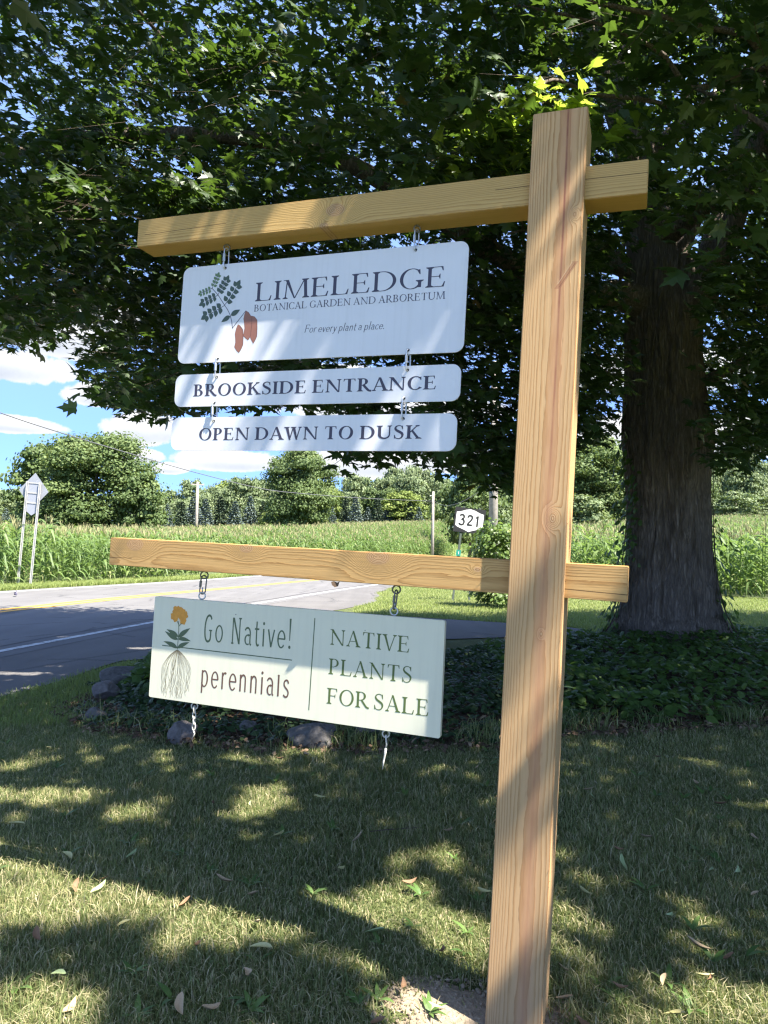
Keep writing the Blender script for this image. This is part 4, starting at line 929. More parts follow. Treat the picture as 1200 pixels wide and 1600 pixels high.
lit_ground = [(-1.12, 2.42, .15, .19), (-.8, 2.36, .27, .15), (-.48, 2.32, .26, .18), (-1.33, 2.69, .14, .16), (-.85, 1.86, .16, .11), (-.25, 2.42, .15, .13), (-.57, 3.34, .13, .21), (-1.05, 3.15, .17, .09), (-1.49, 3.32, .13, .11), (.03, 2.55, .07, .19), (-.05, 2.18, .06, .2), (.11, 2.39, .1, .13), (.25, 2.79, .12, .09), (.09, 1.92, .12, .08), (.23, 2.28, .12, .15), (.92, 1.93, .19, .11), (1.06, 2.43, .09, .09), (.59, 2.31, .05, .23), (.93, 1.99, .16, .07), (-.6, 2.14, .11, .07), (.28, 2.11, .06, .16), (.68, 1.86, .1, .04), (-.47, 3.51, .06, .14), (-3.75, 7.3, .5, .10), (-4.3, 7.6, .3, .08), (-3.5, 7.75, .25, .06), (-3.1, 9.3, .2, .12), (-2.9, 10.2, .12, .15), (-4.6, 10.3, .12, .1), (-2.0, 3.9, .15, .1), (-1.8, 3.4, .2, .12)]
_r = np.random.default_rng(5)
lit_ground += [(q[0] + _r.normal(0, q[2] * 1.3 + .05), q[1] + _r.normal(0, q[3] * 1.3 + .05), _r.uniform(.03, .065), _r.uniform(.025, .05)) for q in lit_ground[:23] for _ in range(4)]
lit_ground += [(_r.uniform(-1, 1) * (.55 * y), y, _r.uniform(.03, .07), _r.uniform(.03, .06)) for y in _r.uniform(1.8, 4.2, 34)]
def light_gaps(P):
    """True where a leaf may stay: the crown is thin where the photograph has sun on the sign and on the lawn"""
    keep = np.ones(len(P), bool)
    D = P - ORG; t = (D @ S_N + .02) / (SUN_U @ S_N); Q = D - t[:, None] * SUN_U; r = Q @ S_R; z = Q[:, 2]; front = t > .25
    u = rng.random(len(P))
    def zone(r0, r1, z0, z1, k):
        nonlocal keep
        keep &= ~(front & (r > r0) & (r < r1) & (z > z0) & (z < z1) & (u > k))
    # slanted strips of sun on post and boards: strips follow the sun's own slope on the face
    q = r - 0.60 * z
    st = np.sin(q * 34 + 1.3 * np.sin(q * 13) + .5)
    zone(-1.32, -.56, -.62, 1.2, 0.0)
    sunny = st > -.15
    keep &= ~(front & (r > -.56) & (r < -.12) & (z > -.6) & (z < 1.0) & sunny)
    keep &= ~(front & (r > -.12) & (r < .30) & (z > -1.2) & (z < 1.25) & (st > .15))
    keep &= ~(front & (r > -.12) & (r < .12) & (z > -1.2) & (z < -.42))
    g = P - (P[:, 2] / SUN_U[2])[:, None] * SUN_U
    w = rng.normal(0, .26, len(P))
    for cx_, cy_, a, b_ in lit_ground:
        keep &= ~((((g[:, 0] - cx_) / (a * 1.2)) ** 2 + ((g[:, 1] - cy_) / (b_ * 1.15)) ** 2) < 1 + w)
    # sunlit road and lawn beyond the tree's own shadow stay in the sun by geometry
    return keep
# tufts in the canopy that catch the sun through openings above them (photo column, row, distance)
LIT = [(395, 85, 5.6, .26), (430, 115, 5.4, .22), (340, 75, 5.8, .22), (205, 205, 6.6, .30), (110, 305, 5.6, .24), (125, 330, 5.4, .16), (300, 300, 5.0, .18), (255, 315, 5.2, .14), (560, 60, 6.2, .18), (1010, 30, 4.8, .2), (850, 60, 6, .16), (1090, 70, 5.2, .16), (225, 130, 6.2, .16), (700, 110, 6.4, .14)]
LITP = []
for x_, y_, Y_, r_0 in LIT:
    d = CF + CR * (x_ - 600) / FPX - CU * (y_ - 800) / FPX; LITP.append(np.array([0, 0, EYE]) + d * Y_ / d[1])
for x_, y_, Y_ in ((785, 215, 4.0), (735, 245, 4.1), (865, 165, 3.9)):
    d = CF + CR * (x_ - 600) / FPX - CU * (y_ - 800) / FPX; LITP.append(np.array([0, 0, EYE]) + d * Y_ / d[1])
LITR = [q[3] * 1.45 for q in LIT] + [.34, .28, .30]
def sun_shafts(P):
    keep = np.ones(len(P), bool)
    for T_, r_0 in zip(LITP, LITR):
        D = P - T_; t = D @ SUN; perp = np.linalg.norm(D - t[:, None] * SUN, axis=1); keep &= ~((t > .22) & (perp < r_0 * (1 + .25 * rng.normal(size=len(P)))))
    D = P - np.array([2.1, 17.9, 2.04]); t = D @ SUN; keep &= ~((t > .5) & (np.linalg.norm(D - t[:, None] * SUN, axis=1) < .55))
    for T_, r_0 in zip(LITP, LITR):
        v = T_ - np.array([0, 0, EYE]); dv = np.linalg.norm(v); v = v / dv; E_ = P - np.array([0, 0, EYE]); t = E_ @ v; perp = np.linalg.norm(E_ - t[:, None] * v, axis=1)
        keep &= ~((t > 0) & (t < dv - .3) & (perp < r_0 * .75 * t / dv))
    return keep
CR_ = 9.6
def crown_bottom(x, y):
    rho = np.hypot(x - TX, y - TY) / CR_
    return 4.3 - 1.5 * np.clip(rho, 0, 1.05) ** 2.2
NC = 27000
u = rng.random(NC); rho = CR_ * np.sqrt(u) * (1 + .06 * rng.normal(size=NC)); phi = rng.random(NC) * 2 * math.pi
rho *= 1 + .07 * np.sin(phi * 3 + 1) + .05 * np.sin(phi * 7)
cx_ = TX + rho * np.cos(phi); cy_ = TY + rho * np.sin(phi)
zb = crown_bottom(cx_, cy_); rn = np.clip(rho / CR_, 0, 1)
top = zb + .4 + 9.5 * np.sqrt(np.clip(1 - rn ** 2.2, 0, 1)) + .6
uu_ = rng.random(NC); inner = rng.random(NC) < .62
cz_ = np.where(inner, zb + (np.minimum(top - zb, 4.2)) * uu_ ** 1.25, zb + (top - zb) * (uu_ ** .8))
# clumps: push density into lumps so that the underside is layered
lump = np.sin(cx_ * 1.9 + 1.1 * np.sin(cy_ * 1.3)) * np.sin(cy_ * 1.7 + .9 * np.sin(cz_ * 1.5)) + np.sin(cz_ * 2.4 + cx_ * .7)
kp = rng.random(NC) < np.clip(.74 + .32 * lump, .22, 1)
C = np.stack([cx_, cy_, cz_], 1)[kp]
px_, py_, dz_ = project(C)
sk = np.interp(px_, SKX, SKY)
infr = dz_ > .3
below = infr & (px_ > -350) & (px_ < 1550) & (py_ > sk - np.minimum(60, .10 * FPX / np.maximum(dz_, 1)) + rng.normal(0, 7, len(C)))
ingap = np.zeros(len(C), bool)
for gx, gy, ga, gb in gaps:
    if ga: ingap |= infr & (((px_ - gx) / (ga + 10)) ** 2 + ((py_ - gy) / (gb + 10)) ** 2 < 1)
nearcam = (np.linalg.norm(C - [0, 0, EYE], axis=1) < 3.0) | (infr & (px_ > -80) & (px_ < 1280) & (py_ > -60) & (C[:, 1] < 3.7) & ~((px_ > 1000) & (C[:, 1] > 3.0)))
trunkclear = np.hypot(C[:, 0] - TX, C[:, 1] - TY) < np.interp(C[:, 2], [3, 5, 7], [1.0, .9, .5])
trunkview = infr & (np.abs(px_ - 1050) < 92) & (py_ > 335) & (C[:, 1] < TY + .3)
trunkview |= infr & (px_ > 890) & (px_ < 1000) & (py_ > 405) & (py_ < 510) & (C[:, 1] < TY)
trunkview |= infr & (px_ > 1070) & (px_ < 1205) & (np.abs(py_ - (585 - (px_ - 1080) * .55)) < 38) & (C[:, 1] < TY)
trunkview |= infr & (np.abs(px_ - 985) < 30) & (py_ > 60) & (py_ < 240) & (C[:, 1] < TY) & (rng.random(len(C)) < .75)
sh_ = C - (C[:, 2] / SUN_U[2])[:, None] * SUN_U
# the crown has been cut back on the road side: its shadow ends on the near half of the road
back = sh_[:, 1] > np.interp(sh_[:, 0], [-14, -8, -3, 1.5, 3.5, 6, 9], [14.4, 14.5, 14.4, 13.2, 14.6, 14.8, 15.5]) + rng.normal(0, .45, len(C))
thin = infr & (px_ < 330) & (np.linalg.norm(C, axis=1) > 5.5) & (rng.random(len(C)) < .06)
thin |= infr & (px_ > 330) & (py_ < 330) & (rng.random(len(C)) < .06)
C = C[~(thin | back | below | ingap | nearcam | trunkclear | trunkview)]
# fringe sprays along the lower edge, sprays close to the sign
ex = []
for x in np.arange(-60, 1260, 9.0):
    if 970 < x < 1112 or 815 < x < 905: continue
    for q in range(3):
        Yd = rng.uniform(4.5, 11.5) if x < 700 else rng.uniform(6, 12)
        xx = x + rng.normal(0, 6); yy = np.interp(xx, SKX, SKY) - rng.uniform(6, 60)
        d = CF + CR * (xx - 600) / FPX - CU * (yy - 800) / FPX; p = np.array([0, 0, EYE]) + d * Yd / d[1]
        if np.hypot(p[0] - TX, p[1] - TY) < CR_ + .6 and p[1] + .366 * p[2] < 14: ex.append(p)
for q in range(3000):
    xx = rng.uniform(-50, 1260); yy = np.interp(xx, SKX, SKY) - rng.uniform(15, 330); Yd = rng.uniform(6, 11.5)
    if 960 < xx < 1120 and yy > 330 or yy < 0: continue
    if xx < 640 and rng.random() < .5: continue
    d = CF + CR * (xx - 600) / FPX - CU * (yy - 800) / FPX; p = np.array([0, 0, EYE]) + d * Yd / d[1]
    if np.hypot(p[0] - TX, p[1] - TY) < CR_ and p[1] + .366 * p[2] < 14.3: ex.append(p)
# unseen sprays added at the crown's near edge to throw darker bands on the lawn
for gx, gy, ga, gb, nn_ in ((-1.0, 2.08, .35, .05, 9), (-.55, 2.06, .2, .06, 7), (-.33, 1.98, .2, .12, 9), (-.2, 2.22, .12, .06, 5), (-.45, 1.82, .3, .06, 7), (.0, 1.98, .12, .1, 5), (-.7, 2.75, .7, .10, 14), (-.2, 2.75, .3, .12, 8), (.7, 2.25, .4, .12, 9), (1.0, 2.7, .3, .2, 9), (.55, 2.0, .1, .1, 4)):
    for q in range(nn_):
        h_ = rng.uniform(4.2, 7.5); g_ = np.array([gx + ga * rng.uniform(-1, 1), gy + gb * rng.uniform(-1, 1), 0.]); ex.append(g_ + SUN_U * h_)
for T_, r_0 in zip(LITP, LITR):
    for q in range(int(4 + r_0 * 26)): ex.append(T_ + rng.normal(0, r_0 * .55, 3) * [1, 1, .6])
C = np.concatenate([C, np.array(ex)])
n_sprig = 0
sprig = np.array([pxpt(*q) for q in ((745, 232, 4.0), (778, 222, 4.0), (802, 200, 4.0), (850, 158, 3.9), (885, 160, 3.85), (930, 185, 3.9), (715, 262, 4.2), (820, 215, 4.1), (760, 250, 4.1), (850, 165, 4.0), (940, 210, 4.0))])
near_ = []
for x_, y_, Y_ in [(1120, 395, 3.5), (1168, 385, 3.2), (1155, 330, 3.4), (1150, 250, 3.5), (1095, 300, 3.8), (1060, 250, 3.9), (1185, 60, 3.3), (1120, 40, 3.5), (1040, 70, 3.8), (990, 30, 3.7), (900, 40, 4.0), (830, 30, 4.1), (1150, 160, 3.7), (1100, 120, 3.9), (1010, 200, 4.0), (960, 210, 4.1), (1190, 200, 3.3), (1180, 440, 3.6), (770, 20, 4.2), (700, 40, 4.4), (1075, 350, 3.9), (1030, 330, 4.2)]:
    d = CF + CR * (x_ - 600) / FPX - CU * (y_ - 800) / FPX; near_.append(np.array([0, 0, EYE]) + d * Y_ / d[1])
sprig = np.concatenate([sprig, np.array(near_)])
NL = 13
n_sunlit = 11
# leaves of each twig
def twig_leaves(C, NL, spread):
    n = len(C); out = C - np.array([TX, TY, 0]) * [1, 1, 0]; out[:, 2] = 0; out /= np.linalg.norm(out, axis=1)[:, None] + 1e-9
    th = rng.normal(0, .7, n); d = np.stack([out[:, 0] * np.cos(th) - out[:, 1] * np.sin(th), out[:, 0] * np.sin(th) + out[:, 1] * np.cos(th), rng.normal(-.18, .28, n)], 1); d /= np.linalg.norm(d, axis=1)[:, None]
    side = np.cross(d, [0, 0, 1.]); side /= np.linalg.norm(side, axis=1)[:, None]
    k = np.arange(NL); along = (k // 2 / (NL / 2) - .45) * spread; sg = np.where(k % 2 == 0, 1, -1)
    P = C[:, None] + d[:, None] * along[None, :, None] + side[:, None] * (sg * .09 * (1 + .5 * rng.random((n, NL))))[..., None] + rng.normal(0, .045, (n, NL, 3))
    fwd = d[:, None] * .6 + side[:, None] * sg[None, :, None] * (.9) + rng.normal(0, .35, (n, NL, 3)); fwd[..., 2] -= .30
    nrm = np.zeros((n, NL, 3)); nrm[..., 2] = 1; nrm += np.array([SUN[0], SUN[1], 0]) * .75; nrm += rng.normal(0, .38, (n, NL, 3)) + fwd * .15
    s = rng.normal(.121, .026, (n, NL)).clip(.05, .18)
    base = np.repeat(np.clip(rng.normal(.45, .2, n), 0, .92)[:, None], NL, 1) + rng.normal(0, .12, (n, NL))
    tw = np.stack([C - d * spread * .55, C, C + d * spread * .48], 1)
    return P.reshape(-1, 3), nrm.reshape(-1, 3), fwd.reshape(-1, 3), s.ravel(), base.ravel(), tw
P, nr, fw, s, base, tw = twig_leaves(C, NL, .60)
keep = light_gaps(P) & sun_shafts(P)
kx, ky, kd = project(P)
keep &= ~((kd > .3) & (kx > 205) & (kx < 1030) & (ky > 150) & (kd < 3.2)) & (np.linalg.norm(P - [0, 0, EYE], axis=1) > 2.3)
dead = rng.random(len(P)) < .004
base = np.where(dead, 1.0, np.clip(base, 0, .93))
P, nr, fw, s, base, kd, kx, ky = (q[keep] for q in (P, nr, fw, s, base, kd, kx, ky))
dist = np.linalg.norm(P - [0, 0, EYE], axis=1)
seen = (kd > 0) & (kx > -60) & (kx < 1260) & (ky > -60) & (dist < 8.0)
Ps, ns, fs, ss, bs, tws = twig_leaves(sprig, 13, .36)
ny = n_sunlit * 13; sunlit_sprig = (Ps[:ny], ns[:ny], fs[:ny], ss[:ny], bs[:ny]); Ps, ns, fs, ss, bs = (q[ny:] for q in (Ps, ns, fs, ss, bs))
P2 = np.concatenate([P[seen], Ps]); n2 = np.concatenate([nr[seen], ns]); f2 = np.concatenate([fw[seen], fs]); s2 = np.concatenate([s[seen], ss * .95]); bb2 = np.concatenate([base[seen], np.clip(bs + .2, 0, .93)])
tv, tf = leaf_template(True)
V0, F0 = scatter(tv, tf, sunlit_sprig[0], frames(sunlit_sprig[1], sunlit_sprig[2]), sunlit_sprig[3])
obj('sunlit_sprig_leaves', V0 - ML, F0, leaf_mat('sunlit_maple_leaves', [(0.0, (.10, .17, .03)), (1.0, (.20, .28, .05))], .5, (.42, .56, .06), .4, .4), maple, {'rnd': np.repeat(np.clip(sunlit_sprig[4], 0, 1), len(tv))})  # sprig's sunlit glow put into a brighter, more translucent leaf colour
tv2, tf2 = leaf_template(False)
V1, F1 = scatter(tv, tf, P2, frames(n2, f2), s2)
V2, F2 = scatter(tv2, tf2, P[~seen], frames(nr[~seen], fw[~seen]), s[~seen] * 1.06)
print('maple leaves', len(P2), len(P) - len(P2))
obj('crown', np.concatenate([V1, V2]) - ML, np.concatenate([F1, F2 + len(V1)]), M['maple_leaf'], maple, {'rnd': np.concatenate([np.repeat(bb2, len(tv)), np.repeat(base[~seen], len(tv2))])}, False)
obj('limbs', np.concatenate(BR.V), [np.concatenate(BR.Q), np.concatenate(BR.T)], M['bark'], maple, None, True)
# twigs: thin three-sided sticks in the sprays near enough to show
tc_ = tw[:, 1]; tx_, ty_, td_ = project(tc_); sel = (td_ > 0) & (np.linalg.norm(tc_ - [0, 0, EYE], axis=1) < 11) & (tx_ > -50) & (tx_ < 1250) & light_gaps(tc_)
T = np.concatenate([tw[sel], tws]); n = len(T); o1 = np.array([.0035, 0, 0]); o2 = np.array([0, .0025, .003]); V = np.concatenate([T - ML, T - ML + o1, T - ML + o2], 1).reshape(-1, 3); b0 = (np.arange(n) * 9)[:, None]
F = np.concatenate([b0 + np.array([[a, a + 1, a + 1 + q, a + q]])[0] for a in (0, 1) for q in (3, 6)] + [b0 + np.array([3 + a, 4 + a, 7 + a, 6 + a]) for a in (0, 1)])
obj('twigs', V, F, M['twig'], maple)

# ------------------------------------------------------------------ grass blades
M['grass'] = leaf_mat('grass_blades', [(0.0, (0.085, 0.112, 0.040)), (0.40, (0.145, 0.175, 0.066)), (0.62, (0.25, 0.255, 0.105)), (0.78, (0.38, 0.33, 0.18)), (1.0, (0.50, 0.43, 0.27))], 0.30, (0.30, 0.36, 0.08), 0.55, 0.3)
M['bright_grass'] = leaf_mat('bright_grass_blades', [(0.0, (.12, .165, .048)), (.45, (.21, .26, .080)), (.7, (.31, .34, .125)), (1.0, (.42, .39, .20))], .35, (.36, .44, .10), .55, .3)  # greener, brighter copy of the grass; far lawn's sunlight is partly in its colour
def patch(x, y):
    return np.sin(x * 2.3 + 1.7 * np.sin(y * 1.9)) * np.sin(y * 2.7 + 1.3 * np.sin(x * 1.4 + 2)) + .5 * np.sin(x * 7.1 + y * 3.3) * np.sin(y * 6.3 - x * 2.9)
def grass(X, Y, h, w, tan, base=.34):
    n = len(X); Z = terrain(X, Y); a = rng.random(n) * 6.283; lean = np.abs(rng.normal(.55, .32, n)); b_ = rng.random(n) * 6.283
    d = np.c_[np.cos(a), np.sin(a)]; sx = np.c_[np.cos(b_), np.sin(b_)] * (w / 2)[:, None]
    p0 = np.c_[X, Y, Z - .004]; p1 = p0 + np.c_[d * (h * lean * .35)[:, None], h * .6]; p2 = p0 + np.c_[d * (h * lean * 1.1)[:, None], h * np.clip(1.02 - .28 * lean, .25, 1)]
    e = np.c_[sx, np.zeros(n)]
    V = np.stack([p0 - e, p0 + e, p1 - e * .8, p1 + e * .8, p2], 1).reshape(-1, 3); i = np.arange(n)[:, None] * 5
    c = np.clip(base + .20 * patch(X, Y) * .6 + rng.normal(0, .15, n), 0, .70); c = np.where(rng.random(n) < tan, rng.uniform(.66, 1, n), c)
    return V, i + np.array([[0, 1, 3, 2]]), i + np.array([[2, 3, 4]]), np.repeat(c, 5)
def grass_object(name, X, Y, h, w, tan, base=.34, mat='grass'):
    V, Q, T, c = grass(X, Y, h, w, tan, base); return tag(obj(name, V, [Q, T], M[mat], None, {'rnd': c}), kind='stuff')
n = 600000
Y = 1.45 + 5.4 * rng.random(n) ** 1.45; X = (rng.random(n) * 2 - 1) * (.60 * Y + 1.0)
bald = patch(X, Y) + .4 * rng.normal(size=n)
ok = (Y < bed_front(X) + .10 * rng.normal(size=n)) & (rng.random(n) < np.clip(1.0 - .38 * (bald > .45), 0, 1)) & ~((((X - .25) / .23) ** 2 + ((Y - 1.90) / .115) ** 2 < 1 + .3 * rng.normal(size=n)) & (rng.random(n) < .93)) & ~((np.abs(X - PX) < .06) & (np.abs(Y - PY - .06) < .07))
ok &= (X - near_line(Y) > 1.9 + .06 * rng.normal(size=n)) | (Y < 6)
X, Y = X[ok], Y[ok]
grass_object('lawn_grass', X, Y, rng.normal(.028, .010, len(X)).clip(.008, .07) * (1 + .40 * patch(X * 1.6, Y * 1.6).clip(-1, 1.4)), rng.normal(.0024, .0007, len(X)).clip(.0012) * (1 + .10 * Y), .38)
n = 110000
Y = 10.2 + 22 * rng.random(n) ** 1.3; X = rng.uniform(-.04, .62, n) * Y
ok = (X - near_line(Y) > shoulder_edge(Y) + .05 * rng.normal(size=n)) & ~in_right_field(X, Y) & ~((Y < bed_back(X)))
X, Y = X[ok], Y[ok]
grass_object('lawn_grass', X, Y, rng.normal(.060, .015, len(X)).clip(.02), np.full(len(X), .011), .06, .48, 'bright_grass')
n = 60000
Y = 14 + 34 * rng.random(n) ** 1.4; sft = rng.uniform(-9.75, -8.42, n); X = near_line(Y) + sft
grass_object('verge_grass', X, Y, rng.normal(.14, .04, n).clip(.04), np.full(n, .018), .04, .45, 'bright_grass')
# left strip of lawn by the road
n = 34000
Y = rng.uniform(5.0, 8.2, n); X = near_line(Y) + rng.uniform(1.75, 5.5, n); ok = ((Y < bed_front(X)) | (X < -2.45)) & (X - near_line(Y) > 1.9 + .05 * rng.normal(size=n)); X, Y = X[ok], Y[ok]
grass_object('lawn_grass', X, Y, rng.normal(.055, .015, len(X)).clip(.02), np.full(len(X), .006), .02, .3, 'bright_grass')

# broad weed leaves in the lawn
M['weed'] = leaf_mat('weed_leaves', [(0.0, (0.06, 0.12, 0.03)), (1.0, (0.12, 0.19, 0.05))], .25, (.25, .4, .06), .5, .35)
bladeV = []; 
u = np.linspace(0, 1, 6); w_ = np.sin(np.pi * u ** .7) * .5
bv = np.concatenate([np.c_[-w_ * .24, u, .35 * u - .45 * u ** 2], np.c_[w_ * .24, u, .35 * u - .45 * u ** 2]]); bq = [(i, i + 1, 7 + i, 6 + i) for i in range(5)]
wp = []
for k in range(95):
    Y0 = 1.5 + 3.2 * rng.random() ** 1.6; X0 = rng.uniform(-.58, .58) * Y0
    if Y0 > bed_front(X0) - .1: continue
    m_ = int(rng.integers(3, 8))
    for q in range(m_): wp.append((X0, Y0, rng.uniform(0, 6.28), rng.uniform(.03, .075)))
wp = np.array(wp); a = wp[:, 2]; fwd = np.c_[np.cos(a), np.sin(a), np.full(len(a), .5)]; nr_ = np.c_[-np.cos(a) * .5, -np.sin(a) * .5, np.ones(len(a))]
V, F = scatter(bv, bq, np.c_[wp[:, 0], wp[:, 1], terrain(wp[:, 0], wp[:, 1]) + .008], frames(nr_, fwd), wp[:, 3])
tag(obj('lawn_weeds', V, F, M['weed'], None, {'rnd': np.repeat(rng.random(len(wp)), len(bv))}), kind='stuff')

# ------------------------------------------------------------------ ground cover of the bed
M['vinca'] = leaf_mat('dark_ground_cover', [(0.0, (0.022, 0.042, 0.018)), (0.6, (0.040, 0.070, 0.026)), (1.0, (0.075, 0.115, 0.040))], .2, (.12, .25, .04), .5, .3)
M['creeper'] = leaf_mat('creeper_leaves', [(0.0, (0.042, 0.078, 0.020)), (0.6, (0.07, 0.125, 0.028)), (1.0, (0.11, 0.175, 0.04))], .3, (.2, .36, .05), .5, .28)
u = np.linspace(0, 1, 5); w_ = np.sin(np.pi * u ** .85) * .5
ov = np.concatenate([np.c_[-w_ * .62, u, -.12 * u ** 2], np.c_[np.zeros(5), u, .06 * np.sin(np.pi * u) - .14 * u ** 2 - .03], np.c_[w_ * .62, u, -.12 * u ** 2]])
oq = [(i, i + 1, 6 + i, 5 + i) for i in range(4)] + [(5 + i, 6 + i, 11 + i, 10 + i) for i in range(4)]
def cover(name, n, x0, x1, f0, f1, hgt, size, mat, lumpy=1.0, edge=.25):
    X = rng.uniform(x0, x1, n); a, b_ = f0(X), f1(X); v = rng.random(n); Y = a + (b_ - a) * v
    lump = .5 + .5 * np.sin(X * 3.1 + 1.3 * np.sin(Y * 2.6)) * np.sin(Y * 3.7 + X)
    H = hgt * (.45 + .55 * lump * lumpy) * np.minimum(1, (Y - a) / edge + .15) * np.minimum(1, (X - x0) / .4 + .2)
    ok = rng.random(n) < .45 + .55 * np.clip(H / hgt * 1.3, 0, 1)
    X, Y, H = X[ok], Y[ok], H[ok]; n = len(X)
    Z = terrain(X, Y) + .015 + H * rng.random(n) ** .5
    a = rng.random(n) * 6.28; fwd = np.c_[np.cos(a), np.sin(a), rng.normal(-.15, .3, n)]; nr_ = np.c_[rng.normal(0, .4, n), rng.normal(-.25, .4, n), np.ones(n)]
    V, F = scatter(ov, oq, np.c_[X, Y, Z], frames(nr_, fwd), rng.normal(size, size * .25, n).clip(size * .4))
    return tag(obj(name, V, F, mat, None, {'rnd': np.repeat(np.clip(rng.normal(.45, .25, n) + (lump[ok] - .5) * .3, 0, 1), len(ov))}), kind='stuff')
front1 = lambda x: bed_front(x) + .34 + .08 * np.sin(x * 4) + .45 * (x < -1.6) * np.clip(-1.6 - x, 0, 1)
cover('ground_cover', 17000, -2.75, 2.4, front1, lambda x: bed_back(x) - .1, .13, .050, M['vinca'])
cover('ground_cover', 13500, .9, 7.6, lambda x: bed_front(x) + .05 + .10 * np.sin(x * 5), lambda x: np.minimum(bed_back(x), 9.0 + .2 * np.maximum(0, x - 2)), .19, .072, M['creeper'], edge=.3)
cover('ground_cover', 900, -2.5, -1.2, lambda x: bed_front(x) + .8, lambda x: bed_front(x) + 1.7, .30, .10, M['creeper'])
# thin patches at the front of the bed
cover('ground_cover', 1500, -2.4, 1.2, lambda x: bed_front(x) - .02, lambda x: bed_front(x) + .4, .07, .045, M['vinca'], 1.0, .1)
# litter of leaves and chips on the bare soil
M['litter'] = leaf_mat('leaf_litter', [(0.0, (0.06, 0.04, 0.028)), (0.5, (0.15, 0.095, 0.06)), (1.0, (0.30, 0.21, 0.13))], 0.0, rough=.85, spec=.15)
n = 4200; X = rng.uniform(-2.6, 6.2, n); Y = bed_front(X) - .16 + rng.random(n) ** 1.3 * .75
a = rng.random(n) * 6.28; V, F = scatter(ov * [.8, 1, 2.5], oq, np.c_[X, Y, terrain(X, Y) + .022 + .012 * rng.random(n)], frames(np.c_[rng.normal(0, .6, n), rng.normal(0, .6, n), np.ones(n)], np.c_[np.cos(a), np.sin(a), rng.normal(0, .25, n)]), rng.uniform(.015, .055, n))
tag(obj('leaf_litter', V, F, M['litter'], None, {'rnd': np.repeat(rng.random(n), len(ov))}), kind='stuff')
# upright weed tufts between the creeper
n = 2600; cxs = rng.uniform(-2.3, 6, 60); k = rng.integers(0, 60, n); X = cxs[k] + rng.normal(0, .06, n); Y = bed_front(X) + rng.uniform(-.05, .3, n)
grass_object('bed_grass', X, Y, rng.normal(.11, .03, n).clip(.03), np.full(n, .006), .1)

# ------------------------------------------------------------------ stones
def stone(name, loc, size, seed, mat, label, rot=0.0, group='stones edging the bed'):
    import bmesh
    bm = bmesh.new(); bmesh.ops.create_icosphere(bm, subdivisions=4, radius=1.0); r_ = np.random.default_rng(seed); ph = r_.random((7, 4)) * 6; fr = r_.normal(0, 1.5, (7, 3))
    cuts = [(q / np.linalg.norm(q), r_.uniform(.55, .85)) for q in r_.normal(size=(12, 3))]
    for v in bm.verts:
        p = np.array(v.co)
        for q, dcut in cuts:
            e_ = p @ q - dcut
            if e_ > 0: p = p - q * e_ * .85
        p = p * (1 + .06 * sum(math.sin(fr[i] @ p * 2.2 + ph[i, 0]) for i in range(7)) / 2)
        v.co = Vector(p * np.array(size) / 2)
    me = bpy.data.meshes.new(name); bm.to_mesh(me); bm.free(); me.materials.append(mat)
    for f in me.polygons: f.use_smooth = True
    o = bpy.data.objects.new(name, me); COL.objects.link(o); o.location = loc; o.rotation_euler = (0, 0, rot); return tag(o, label, 'stone', group)
M['rock'] = plain('grey_fieldstone', (0.115, 0.104, 0.094), .85, var=.45, scale=26, bump=1.0)
M['rock2'] = plain('lilac_grey_fieldstone', (0.145, 0.125, 0.115), .85, var=.35, scale=38, bump=1.0)
def at_ground(x, y): return (x, y, float(terrain(x, y)))
for (x, y, dz, sz, sd_, mt, lab, ro) in [(-1.19, 4.34, .045, (.20, .17, .155), 3, 'rock2', 'small lilac-grey stone on bare soil left of the dangling chain hook', .3), (-.39, 4.33, .05, (.34, .25, .20), 8, 'rock', 'biggest grey stone at the bed front, below the middle of the pale green board', .1),
                                          (-.05, 4.55, .05, (.26, .2, .14), 5, 'rock2', 'half hidden brownish stone right of the biggest stone', .8), (-1.98, 4.98, .04, (.17, .15, .15), 12, 'rock', 'stone at the left front corner of the bed', .5),
                                          (-.84, 4.55, .03, (.15, .12, .1), 15, 'rock', 'little pale stone between the two larger front stones', 1.2), (-2.22, 5.75, .10, (.22, .2, .17), 21, 'rock2', 'grey stone among leaves at the left end of the bed', .2), (-2.30, 6.45, .08, (.50, .34, .30), 25, 'rock', 'slanting grey boulder at the roadside behind the leafy plant', .4)]:
    g = at_ground(x, y); stone('stone', (g[0], g[1], g[2] + dz), sz, sd_, M[mt], lab, ro)

# ------------------------------------------------------------------ leaves lying on the lawn
M['fl_yellow'] = plain('fallen_yellow_leaf', (.42, .38, .16), .7, var=.25, scale=60); M['fl_green'] = plain('fallen_pale_green_leaf', (.30, .36, .16), .6, var=.2, scale=60)
M['fl_brown'] = plain('fallen_brown_leaf', (.20, .115, .06), .8, var=.35, scale=60); M['fl_tan'] = plain('fallen_tan_leaf', (.40, .29, .17), .8, var=.3, scale=60)
def lance_mesh(name, mat, fat, curl):
    u = np.linspace(0, 1, 9); w_ = np.sin(np.pi * u ** .8) ** .8 * .5 * fat
    z = curl * (u - .5) ** 2; sw = .12 * np.sin(np.pi * u)
    V = np.concatenate([np.c_[sw - w_, u - .5, z + w_ * .8], np.c_[sw, u - .5, z], np.c_[sw + w_, u - .5, z + w_ * .8]])
    return mesh_data(name, V, np.array([(i, i + 1, 10 + i, 9 + i) for i in range(8)] + [(9 + i, 10 + i, 19 + i, 18 + i) for i in range(8)]), [mat], None, True)
